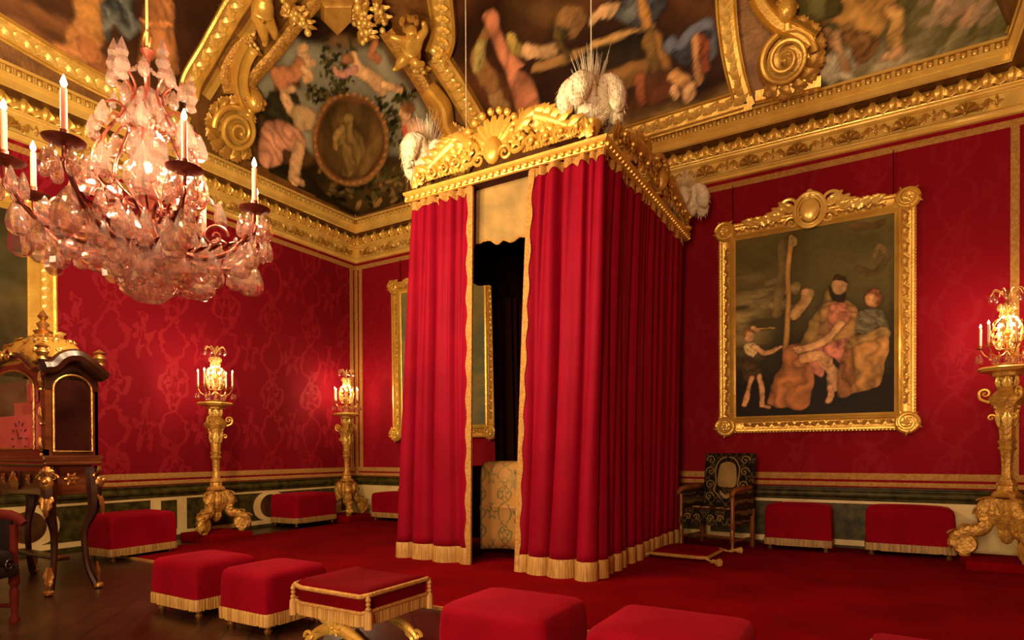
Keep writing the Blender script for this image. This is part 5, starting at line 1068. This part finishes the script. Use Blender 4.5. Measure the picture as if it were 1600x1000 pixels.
# ================================================================== CANDLE STANDS WITH CRYSTAL CANDELABRA
def candle_stand(loc, rz, label, pl=.13):
    pb = tag(MB().box((loc[0]-.42, loc[1]-.36, 0), (loc[0]+.42, loc[1]+.36, pl), .01).build('plinth', M['carpet']), 'low carpeted block under the '+label.replace('carved gilt ', '').replace('with three scroll legs ', ''), 'plinth')
    e = empty('candle_stand', (loc[0], loc[1], pl), rz, label, 'candle stand', 'carved gilt candle stands')
    z0 = 2.08; n8 = [(r, z) for r, z in ((.0, z0+.035), (.14, z0+.03), (.25, z0+.02), (.265, z0-.0), (.25, z0-.025), (.15, z0-.045), (.10, z0-.05))][::-1]
    MB().lathe(n8, n=8).lathe([(.272, z0-.012), (.285, z0), (.272, z0+.012), (.25, z0)], n=8, cap=False).build('top', M['gold'], e, angle=30)
    sft = MB().lathe([(.06, .66), (.13, .68), (.14, .70), (.12, .73), (.09, .75), (.085, .80), (.10, .82), (.075, .86), (.05, .90), (.048, 1.0), (.055, 1.15), (.065, 1.19), (.085, 1.21), (.065, 1.24), (.085, 1.29), (.065, 1.31), (.075, 1.45), (.10, 1.60), (.11, 1.66), (.16, 1.72), (.17, 1.76), (.12, 1.82), (.085, 1.86), (.10, 1.88), (.08, 1.90), (.085, 1.98), (.13, 2.0), (.14, 2.04), (.12, z0-.03)], n=24, flute=.06, nf=8); sft.build('shaft', M['gold_flat'], e)
    orn = MB()
    for k in range(6):
        a = 2*PI*k/6; d = V(cos(a), sin(a), 0); t = V(-sin(a), cos(a), 0)
        orn.leaf(d*.075+EZ*1.86, t, EZ, d, .15, .09, .35, 2, .3); orn.leaf(d*.08+EZ*1.45, t, EZ, d, .20, .09, .2, 2, .3)
        for j in range(5): orn.ell(d*(.118-.008*j)+EZ*(1.66-.045*j), .014, n=6, m=5)
    orn.build('leaf_carving', M['gold_bright'], e)
    for k in range(3):
        a = 2*PI*k/3+PI/6; d = V(cos(a), sin(a), 0); t = V(-sin(a), cos(a), 0)
        m = MB(); m.scroll(d*.19+EZ*1.82, d, EZ, t, .055, 1.3, .28, 1, 0, 24); m.tube(smoothpath([d*.15+EZ*1.72, d*.23+EZ*1.76, d*.245+EZ*1.82], 10), .016, 7); m.scroll(d*.135+EZ*1.55, d, EZ, t, .04, 1.2, .3, -1, 0, 20)
        m.build('bracket', M['gold'], e)
        m = MB(); p = smoothpath([d*.06+EZ*.62, d*.15+EZ*.60, d*.20+EZ*.50, d*.17+EZ*.40, d*.22+EZ*.31, d*.33+EZ*.28, d*.45+EZ*.20, d*.42+EZ*.08], 36); m.tube(p, [.05, .09, .085, .07, .075, .075, .07, .04], 10, flat=(t, .9))
        m.scroll(d*.37+EZ*.14, d, EZ, t, .125, 1.7, .30, 1, 0, 34, a0=-.2); m.lathe([(.11, -.05), (.125, 0), (.11, .05)], d*.37+EZ*.14, 16, ax=t); m.scroll(d*.17+EZ*.50+t*.06, d, EZ, t, .06, 1.3, .3, 1, 0, 20)
        for j in range(3, 34, 4): tt = nrm(p[min(j+2, 35)]-p[j]); on = nrm(np.cross(t, tt)); on = on if on@(d*.6+EZ) > 0 else -on; m.leaf(p[j]+on*.055, t, tt, on, .14, .13, .35, 2, .3, 6, 5); m.leaf(p[j]+t*.05+on*.02, on, tt, t, .10, .08, .3, 2, .2, 5, 5); m.leaf(p[j]-t*.05+on*.02, on, tt, -t, .10, .08, .3, 2, .2, 5, 5)
        m.lathe([(.05, 0), (.06, .02), (.04, .04)], d*.37, 12); m.build('leg', M['gold_flat'], e)
    m = MB(); m.lathe([(.0, .16), (.04, .18), (.08, .26), (.07, .32), (.14, .40), (.18, .52), (.13, .66)], n=20, flute=.1, nf=6)
    for k in range(6): a = 2*PI*k/6+.3; d = V(cos(a), sin(a), 0); m.leaf(d*.13+EZ*.42, V(-sin(a), cos(a), 0), EZ, d, .22, .14, .4, 3, .4)
    m.build('pedestal', M['gold_flat'], e)
    if loc[0] > 0: e.scale = (1.07, 1.07, 1.07)
    return e, pl+(z0+.035)*(1.07 if loc[0] > 0 else 1)
DROP = None
def drop_mesh(k=1.0):
    m = MB(); m.lathe([(.0, 0), (.1, -.06), (.30, -.35), (.42, -.65), (.40, -.85), (.22, -.98), (.0, -1.0)], n=8); return m
def candle(parent, p, h, r=.011, mat='wax', fl=.045):
    c = MB().lathe([(r, 0), (r, h), (r*.6, h+.003), (0, h+.001)], p, 12).build('candle', M[mat], parent); MB().lathe([(0, 0), (fl*.16, fl*.12), (fl*.24, fl*.35), (fl*.13, fl*.7), (0, fl)], V(*p)+EZ*(h+.006), 10).build('flame', M['flame'], c, angle=0); return c
SPOTS = []
def candelabrum(loc, rz, label, sc=1.0):
    e = empty('crystal_candelabrum', loc, rz, label, 'candelabrum', 'crystal candelabra on the stands'); e.scale = (sc, sc, sc)
    MB().lathe([(.0, .0), (.09, .0), (.085, .015), (.02, .04), (.012, .10), (.03, .15), (.012, .18), (.012, .30), (.035, .36), (.012, .42), (.012, .60), (.03, .66), (.012, .70), (.025, .80), (0, .84)], n=14).build('stem', M['bronze'], e)
    cage = MB()
    for k in range(8):
        a = 2*PI*k/8; d = V(cos(a), sin(a), 0); cage.tube(smoothpath([EZ*.18, d*.10+EZ*.20, d*.135+EZ*.34, d*.12+EZ*.46, d*.045+EZ*.56, d*.075+EZ*.63, EZ*.66], 22), .006, 6)
        cage.tube(smoothpath([EZ*.70, d*.05+EZ*.80, d*.12+EZ*.84, d*.15+EZ*.79], 12), .005, 5)
        for j, (r, z) in enumerate(((.13, .30), (.14, .38), (.12, .47), (.06, .56), (.08, .64), (.10, .25))): cage.flower(d*r+EZ*z, V(-sin(a), cos(a), 0), EZ, d, .035, 5, .4); cage.ell(d*r*.8+EZ*(z+.03), .015, n=6, m=5)
    cage.build('crystal_cage', M['cage'], e)
    n = 6
    for k in range(n):
        a = 2*PI*k/n+.35; d = V(cos(a), sin(a), 0); q = d*.24+EZ*.20
        am = MB().tube(smoothpath([EZ*.16, d*.09+EZ*.10, d*.19+EZ*.12, q], 14), .007, 7); am.lathe([(.008, 0), (.04, .012), (.042, .018), (.012, .02), (.015, .05)], q, 12); am.build('arm', M['bronze'], e)
        candle(e, q+EZ*.04, .20, .012, 'waxw', .05)
    dm = None
    for ring_, (r, z, cnt) in enumerate(((.27, .13, 12), (.15, .80, 8), (.12, .10, 8))):
        for k in range(cnt):
            a = 2*PI*k/cnt+.2*ring_; p = (r*cos(a), r*sin(a), z)
            if dm is None:
                dm = drop_mesh(); o = dm.build('crystal_drop', M['crystal'], e); first = o
            else: o = bpy.data.objects.new('crystal_drop', first.data); COL.objects.link(o); o.parent = e
            o.location = p; o.scale = (.055, .055, .085)
    SPOTS.append((loc[0], loc[1], loc[2]+.5*sc)); return e
M['cage'] = pmat('lit_crystal_on_gilt', (.86, .58, .20), .22, .25, (.7, .42, .12), 20, .4, 60, spec=.9)
for (loc, rz, lb, l2) in (((-9.15, 5.92), .5, 'carved gilt candle stand with three scroll legs nearest the clock', 'crystal candelabrum with six lit candles on the stand nearest the clock'),
                      ((-9.38, 8.98), .9, 'carved gilt candle stand in the room corner beside the bed', 'crystal candelabrum with lit candles on the corner stand'),
                      ((1.36, 9.0), .35, 'carved gilt candle stand at the far right of the big painting', 'crystal candelabrum with lit candles right of the big painting')):
    e, zt2 = candle_stand(loc, rz, lb, .13); candelabrum((loc[0], loc[1], zt2), rz, l2, 1.06)
# ================================================================== CLOCK ON ITS TABLE
tx0, tx1, ty0, ty1, tz = -8.45, -6.97, 2.74, 3.16, 1.33
tb = empty('clock_table', ((tx0+tx1)/2, (ty0+ty1)/2, 0), 0, 'dark veneered table with gilt bronze mounts and curved legs under the clock', 'table'); ww, dd_ = (tx1-tx0)/2, (ty1-ty0)/2
MB().box((-ww-.05, -dd_-.05, tz-.04), (ww+.05, dd_+.05, tz), .012).build('tabletop', M['wood'], tb)
MB().box((-ww+.02, -dd_+.02, tz-.34), (ww-.02, dd_-.02, tz-.04), .01).build('apron', M['wood'], tb)
m = MB(); m.box((-ww+.12, -dd_+.01, tz-.26), (-.05, -dd_+.02, tz-.10)); m.box((.05, -dd_+.01, tz-.26), (ww-.12, -dd_+.02, tz-.10)); dwr = m.build('drawer_front', M['darkwood'], tb)
m = MB(); m.leaf(V(0, -dd_, tz-.30), EX, EZ, -EY, .2, .22, .3, 3); m.flower(V(-.3, -dd_, tz-.18), EX, EZ, -EY, .06); m.flower(V(.3, -dd_, tz-.18), EX, EZ, -EY, .06); m.flower(V(ww-.02, 0, tz-.18), EY, EZ, EX, .07); m.build('bronze_mounts', M['bronze'], tb)
for sx in (-1, 1):
    for sy in (-1, 1):
        c = V(sx*(ww-.03), sy*(dd_-.03), 0); o_ = nrm(V(sx, sy, 0)); lg = MB().tube(smoothpath([c+EZ*(tz-.06), c+o_*.03+EZ*(tz-.25), c+o_*.02+EZ*(tz-.5), c-o_*.06+EZ*.6, c-o_*.04+EZ*.25, c+o_*.04+EZ*.03], 24), [.06, .075, .055, .035, .03, .04], 8).build('leg', M['darkwood'], tb)
        m = MB(); p = c+EZ*(tz-.22)+o_*.06; m.ell(p, .06, .06, .08, 10, 8); t_ = nrm(np.cross(EZ, o_)); m.leaf(p-EZ*.08, t_, -EZ*.0+nrm(-EZ+o_*.1), o_, .26, .12, .25, 3, .2); m.leaf(p+EZ*.06, t_, EZ, o_, .12, .14, .4, 3, .4); m.ell(p+o_*.055+EZ*.02, .03, n=8, m=6)
        for q in (-1, 1): m.scroll(p+t_*q*.06+EZ*.06, t_, EZ, o_, .035, 1.3, .3, q, .1, 18)
        m.leaf(c+o_*.05+EZ*.28, t_, -EZ, o_, .27, .09, .15, 3, .1); m.ell(c+o_*.06+EZ*.03, .055, .05, .035, 10, 6); m.build('leg_mount', M['bronze'], lg)
MB().box((-ww+.2, -dd_+.15, .30), (ww-.2, dd_-.15, .34), .01).build('shelf', M['darkwood'], tb)
ck = empty('automaton_clock', ((tx0+tx1)/2+.02, (ty0+ty1)/2, tz), 0, 'large wooden glazed clock with a pierced domed top and gilt mounts', 'clock'); cw, cd, ch = .73, .235, .86
m = MB(); m.box((-cw-.03, -cd-.03, 0), (cw+.03, cd+.03, .06), .01)
for sx in (-1, 1):
    for sy in (-1, 1): m.box((sx*cw-sx*.10 if sx > 0 else sx*cw, sy*cd-.08 if sy > 0 else sy*cd, .05), (sx*cw if sx > 0 else sx*cw+.10, sy*cd if sy > 0 else sy*cd+.08, ch+.10))
m.box((-cw, -cd, .05), (cw, -cd+.03, .12)); m.box((-cw, cd-.03, .05), (cw, cd, ch+.1)); m.box((-cw+.001, -cd+.05, .05), (cw-.001, cd, .08))
case = m.build('case', M['wood'], ck)
gl2 = pmat('dark_clock_glass', (.012, .004, .003), .08, 0, (.03, .008, .005), 3, spec=.7)
# arched spandrels, front and sides
def spandrel(o, ax, nv, hw, z0, z1, r, th=.03):
    pts = [(-hw, z0), (-hw, z1), (hw, z1), (hw, z0), (r+.0, z0)]+[(r*cos(t), z0+(z1-z0-.05)*sin(t)) for t in np.linspace(0, PI, 18)]; 
    mb = MB(); top = [(x, z) for x, z in pts]
    arcp = [(r*cos(t), z0+(z1-z0-.06)*sin(t)) for t in np.linspace(0, PI, 19)]; outer = [(hw, z0)]+[(hw, z1)]*5+[(hw*(1-2*k/8), z1) for k in range(1, 8)]+[(-hw, z1)]*5+[(-hw, z0)]
    A = np.array([[o+ax*x+EZ*z for x, z in arcp], [o+ax*x+EZ*z for x, z in outer]]); mb.grid(A+nv*th, smooth=False); mb.grid(np.array([A[0]+nv*th, A[0]]), smooth=False); return mb
fz0, fz1 = ch-.14, ch+.14
spandrel(V(0, -cd, 0), EX, -EY, cw, fz0, fz1, .54, .012).build('front_spandrel', M['wood'], case); spandrel(V(cw, 0, 0), EY, EX, cd, fz0, fz1-.02, .17, .012).build('side_spandrel', M['darkwood'], case)
m = MB(); arch = [V(-.54, -cd-.02, .13), V(-.54, -cd-.02, fz0)]+[V(.54*cos(t), -cd-.02, fz0+.22*sin(t)) for t in np.linspace(PI, 0, 18)]+[V(.54, -cd-.02, fz0), V(.54, -cd-.02, .13), V(-.54, -cd-.02, .13)]; m.tube(arch, .013, 6)
sarch = [V(cw+.02, -.25, .10), V(cw+.02, -.25, fz0), V(cw+.02, -.25, fz0)]; 
sarch = [V(cw+.02, -.17, .10), V(cw+.02, -.17, fz0)]+[V(cw+.02, -.17*cos(t), fz0+.15*sin(t)) for t in np.linspace(0, PI, 14)]+[V(cw+.02, .17, .10), V(cw+.02, -.17, .10)]; m.tube(sarch, .011, 6); m.build('gilt_moulding', M['bronze'], case)
MB().box((-.54, -cd-.006, .13), (.54, -cd-.002, fz0+.1)).build('front_glass', M['pane'], case); MB().box((cw+.002, -.17, .10), (cw+.006, .17, fz0+.1)).build('side_glass', gl2, case)
M['clockface'] = pmat('rose_silvered_dial', (.85, .20, .16), .35, .2, (.75, .14, .11), 6, .1, 40); M['cink'] = pmat('dark_numerals', (.05, .01, .01), .5)
MB().box((-.54, -cd+.05, .10), (.54, -cd+.07, .48)).build('dial_plate', M['clockface'], ck)
M['dial'] = pmat('bright_rose_dial', (.85, .20, .18), .3, .2, (.7, .13, .12), 6, .1, 40)
dl = MB().lathe([(.001, 0), (.19, 0), (.20, .012), (.17, .016), (.001, .016)], V(.06, -cd+.05, .235), 40, ax=(0, -1, 0)).build('dial', M['dial'], ck)
m = MB()
for k in range(12):
    a = 2*PI*k/12; d = sin(a)*EX+cos(a)*EZ; m.tube([V(.06, -cd+.03, .235)+d*.15, V(.06, -cd+.03, .235)+d*.188], .007, 4)
m.tube([V(.06, -cd+.025, .235), V(.01, -cd+.025, .335)], .005, 4); m.tube([V(.06, -cd+.025, .235), V(.14, -cd+.025, .245)], .006, 4); m.build('hands_and_hours', M['cink'], dl)
m = MB().box((-.53, -cd+.20, .42), (.53, -cd+.24, .64)); m.box((.0, -cd+.12, .62), (.12, -cd+.20, .82), .02); m.box((.30, -cd+.12, .60), (.44, -cd+.2, .84), .03); m.build('automaton_scene', M['clockface'], ck)
# cornice with arch tops and pierced dome
m = MB(); 
for sx in (-1, 1):
    for sy in (-1, 1): m.lathe([(.09, 0), (.10, .03), (.07, .05), (.08, .09), (.0, .1)], V(sx*(cw-.03), sy*(cd-.03), ch+.08), 12)
m.tube(smoothpath([V(-cw-.02, -cd-.03, ch+.06), V(-.56, -cd-.03, ch+.07), V(-.34, -cd-.03, ch+.18), V(0, -cd-.03, ch+.23), V(.34, -cd-.03, ch+.18), V(.56, -cd-.03, ch+.07), V(cw+.02, -cd-.03, ch+.06)], 40), .04, 8)
m.tube(smoothpath([V(cw+.03, -cd-.02, ch+.06), V(cw+.03, -.17, ch+.08), V(cw+.05, -.08, ch+.18), V(cw+.06, .04, ch+.20), V(cw+.06, .16, ch+.12), V(cw+.03, cd+.05, ch+.02)], 34), .07, 8); m.box((-cw, -cd, ch+.10), (cw, cd, ch+.15)); m.build('cornice', M['darkwood'], case)
dm_ = []
for r, z in ((1.0, .14), (1.02, .17), (.97, .24), (.85, .335), (.64, .41), (.38, .455), (.12, .475), (.05, .49)): dm_.append(sq_ring((cw-.03)*r, (cd-.0)*r, 48, 3.2, ch+z))
dome = MB().grid(np.array(dm_), cv=True).build('domed_top', M['gold_old'], ck)
m = MB()
for lat in range(3):
    r, z = ((.94, .27), (.77, .375), (.5, .44))[lat]; q = sq_ring((cw-.03)*r, cd*r, 16, 3.0, ch+z)
    for k in range(16): m.lathe([(.032, 0), (.03, .012), (.022, .014), (.001, .004)], q[k], 8, ax=nrm(q[k]*V(1, 1, 0)*1.2+EZ*.4))
m.lathe([(.10, .385), (.07, .41), (.09, .44), (.04, .47), (.06, .52), (.02, .56), (.05, .60), (.0, .68)], V(.1, 0, ch+.08), 14); m.build('piercing_and_finial', M['bronze'], dome)
m = MB()
for sx in (-1, 1):
    for sy in (-1, 1): m.lathe([(.05, 0), (.035, .03), (.06, .07), (.04, .11), (.06, .13), (.0, .17)], V(sx*(cw+.0), sy*(cd+.02), ch+.14), 12)
for z in (.10, .40, .74): 
    m.leaf(V(cw-.05, -cd-.01, z), EX, EZ, -EY, .14, .08, .3, 3, .2); m.ell(V(cw-.05, -cd-.015, z-.03), .02, n=7, m=5)
m.scroll(V(.1, -cd-.07, ch+.22), EX, EZ, -EY, .07, 1.4, .25, 1, .1); m.scroll(V(-.1, -cd-.07, ch+.22), EX, EZ, -EY, .07, 1.4, .25, -1, .1); m.build('bronze_mounts', M['bronze'], ck)
# ================================================================== CHANDELIER
LC, DC = -2.86, 4.76
cc = CAM+cR*LC+cF*DC; chx, chy = cc[0], cc[1]
cz0 = 2.62
chn = empty('crystal_chandelier', (chx, chy, cz0), 0, 'great crystal chandelier with pink-toned lit candles hanging in front of the left wall', 'chandelier')
MB().lathe([(.0, .20), (.06, .24), (.03, .32), (.09, .42), (.03, .5), (.04, .7), (.08, .8), (.03, .9), (.03, 1.3), (.07, 1.38), (.02, 1.45), (.02, 1.9), (.05, 1.95), (0, 2.0)], n=16).build('stem', M['red_bronze'], chn)
tag(MB().tube([(chx, chy, cz0+2.0), (chx, chy, ZC)], .010, 8).build('chandelier_cord', M['seam']), 'thin cord holding up the great crystal chandelier', 'cord')
MB().tube([V(.0, 0, 1.98)+V(.05*cos(t), 0, .07*sin(t)+.06) for t in np.linspace(0, 2*PI, 16)], .010, 6).build('hook', M['bronze'], chn)
zarm = .72   # drip pans at world z ~3.37
# arm directions measured in plan: lateral, depth offsets from the axis
arms = [(-2.81, 3.80, 0), (-2.26, 4.18, 0), (-2.07, 4.87, 0), (-3.40, 4.05, 0), (-3.64, 4.60, 0), (-3.45, 5.32, 0), (-2.85, 5.60, 0), (-2.28, 5.40, 0)]
dropsp = []; CHL = []
for (la, de, _) in arms:
    P = CAM+cR*la+cF*de; v = V(P[0]-chx, P[1]-chy, 0); d = nrm(v); r = np.linalg.norm(v); t = np.cross(EZ, d)
    m = MB(); m.tube(smoothpath([d*.04+EZ*.62, d*.20+EZ*.42, d*.45*r/.9+EZ*.34, d*.72*r/.9+EZ*.42, d*(r-.02)+EZ*.62, d*r+EZ*zarm], 30), [.022, .024, .02, .018, .014], 8)
    m.scroll(d*r*.62+EZ*.52, d, EZ, t, .10, 1.5, .13, 1, 0, 30); m.scroll(d*(r-.04)+EZ*.60, d, EZ, t, .07, 1.3, .16, -1, 0, 24); m.scroll(d*.24+EZ*.60, d, EZ, t, .12, 1.4, .12, -1, 0, 30)
    for j in range(5): m.leaf(d*r*(.3+.13*j)+EZ*(.36+.02*j), t, nrm(d+EZ*.5), nrm(EZ-d*.3), .12, .07, .3, 2, .3, 6, 5)
    ar = m.build('arm', M['red_bronze'], chn)
    MB().lathe([(.0, 0), (.05, .005), (.115, .03), (.12, .038), (.05, .03), (.022, .035), (.024, .10), (.018, .10)], d*r+EZ*zarm, 24).build('drip_pan', M['red_bronze'], ar)
    candle(chn, d*r+EZ*(zarm+.09), .27, .019, 'wax', .085)
    CHL.append((chx+(d*r)[0], chy+(d*r)[1], cz0+zarm+.09+.27+.17))
    for k in range(6): a = 2*PI*k/6; dropsp.append((d*r+V(cos(a)*.10, sin(a)*.10, 0)+EZ*(zarm-.02), .19, .85))
    for k in (.30, .45, .60, .78): dropsp.append((d*r*k+EZ*(.40+.05*k), .25, 1.1)); dropsp.append((d*r*k+t*.10+EZ*(.52+.05*k), .20, 1.0))
    dropsp.append((d*(r-.05)+EZ*(.50), .28, 1.0)); dropsp.append((d*(r*.9)-t*.08+EZ*(.44), .26, 1.1))
# upper crown of crystals
cg = MB(); g = np.random.default_rng(9)
for k in range(8):
    a = 2*PI*k/8+.2; d = V(cos(a), sin(a), 0); t = V(-sin(a), cos(a), 0)
    cg.tube(smoothpath([d*.05+EZ*.7, d*.30+EZ*.85, d*.36+EZ*1.1, d*.22+EZ*1.35, d*.10+EZ*1.6, d*.20+EZ*1.75], 30), .010, 6); cg.tube(smoothpath([d*.05+EZ*1.3, d*.24+EZ*1.42, d*.36+EZ*1.36], 16), .009, 6); cg.scroll(d*.36+EZ*.82, d, EZ, t, .09, 1.5, .14, 1, 0, 26)
cg.build('wire_cage', M['red_bronze'], chn)
for k in range(8):
    a = 2*PI*k/8+.2; d = V(cos(a), sin(a), 0)
    for (r, z, s) in ((.36, 1.38, .22), (.24, 1.78, .16), (.38, 1.06, .25), (.50, .86, .22), (.24, .40, .28), (.30, .62, .22), (.15, 1.5, .18)): dropsp.append((d*r+EZ*z, s, 1.0))
    dropsp.append((V(cos(a+.4)*.16, sin(a+.4)*.16, 0)+EZ*.26, .2, 1.1))
first = None
def cdrop(p, h, wd, name='crystal_drop'):
    global first
    if first is None:
        m = drop_mesh(); first = m.build(name, M['crystal'], chn, angle=20); o = first
    else: o = bpy.data.objects.new(name, first.data); COL.objects.link(o); o.parent = chn
    o.location = tuple(p); o.scale = (h*wd*.72, h*wd*.5, h); o.rotation_euler = (g.normal(0, .07), g.normal(0, .07), g.uniform(0, 6)); return o
dropsp.sort(key=lambda q: -q[1])
big = dropsp[:98]; rest = dropsp[98:]
for p, h, wd in big: cdrop(p, h*g.uniform(.85, 1.15), wd)
m = MB()
for p, h, wd in rest: m.lathe([(r_*h*wd*.6, z_*h) for r_, z_ in ((.0, 0), (.1, -.06), (.30, -.35), (.42, -.65), (.40, -.85), (.22, -.98), (.0, -1.0))], p, 8)
m.build('small_crystal_drops', M['crystal'], chn)['kind'] = 'stuff'
# spires, crystal plates along the cage, bottom ball
for k in range(6):
    a = 2*PI*k/6; r = .30 if k % 2 else .22; MB().lathe([(.0, 0), (.045, .03), (.03, .07), (.055, .12), (.035, .17), (.045, .21), (.0, .33)], V(cos(a)*r, sin(a)*r, 1.66-.12*(k % 2)), 8).build('crystal_spire', M['crystal'], chn, angle=20)
for k, (z, s) in enumerate(((.52, .16), (.95, .20), (1.18, .17), (1.55, .12))): MB().lathe([(0, -s), (s*.5, -s*.8), (s*.85, -.3*s), (s*.85, .3*s), (s*.5, .8*s), (0, s)], V(0, 0, z), 10).build('crystal_body', M['crystal'], chn, angle=20)
for k in range(14):
    a = g.uniform(0, 6.28); z = g.uniform(.8, 1.5); r = .32*g.uniform(.7, 1.1); d = V(cos(a), sin(a), 0); MB().flower(d*r+EZ*z, V(-sin(a), cos(a), 0), EZ, d, g.uniform(.07, .11), 6, .3).build('crystal_rosette', M['crystal'], chn, angle=20)
MB().lathe([(0, 0), (.10, .015), (.17, .08), (.165, .16), (.10, .26), (.05, .32), (0, .34)], V(0, 0, -.03), 12).build('crystal_ball', M['crystal'], chn, angle=20)
# bead strings
for k in range(8):
    a0_, a1_ = 2*PI*k/8+.2, 2*PI*(k+1)/8+.2
    for (r0, z0_, r1, z1_, sag) in ((.36, 1.34, .36, 1.34, .12), (.38, 1.0, .50, .80, .05), (.24, 1.75, .24, 1.75, .08)):
        m = MB()
        A = V(r0*cos(a0_), r0*sin(a0_), z0_); B = V(r1*cos(a1_), r1*sin(a1_), z1_)
        for j in range(9): t = j/8; m.ell(A+(B-A)*t-EZ*sag*4*t*(1-t), .017, n=6, m=5)
        m.build('bead_string', M['crystal'], chn, angle=20)
# ================================================================== LIGHTS
def light(kind, name, loc, energy, col, size=.1, rot=None, sy=None):
    l = bpy.data.lights.new(name, kind); l.energy = energy; l.color = col; o = bpy.data.objects.new(name, l); COL.objects.link(o); o.location = loc
    if kind == 'AREA':
        l.size = size
        if sy: l.shape = 'RECTANGLE'; l.size_y = sy
    else: l.shadow_soft_size = size
    if rot: o.rotation_euler = rot
    return o
WARM = (1, .72, .42)
for i, (a, b) in enumerate(wx): light('AREA', 'window_light', ((a+b)/2, FRONT+.02, 2.6), (25, 60, 420)[i], (1, .68, .40), 1.5, (PI/2, 0, 0), 3.9)  # unseen area fill lights placed in the added windows
for p in SPOTS: light('POINT', 'candle_light', p, 60, WARM, .10)
for p in CHL: light('POINT', 'chandelier_flame_light', p, 105, WARM, .05)
wd = bpy.data.worlds.new('world'); SC.world = wd; wd.use_nodes = True; wd.node_tree.nodes['Background'].inputs[0].default_value = (1, .6, .3, 1); wd.node_tree.nodes['Background'].inputs[1].default_value = .05
SC.view_settings.exposure = 0.45
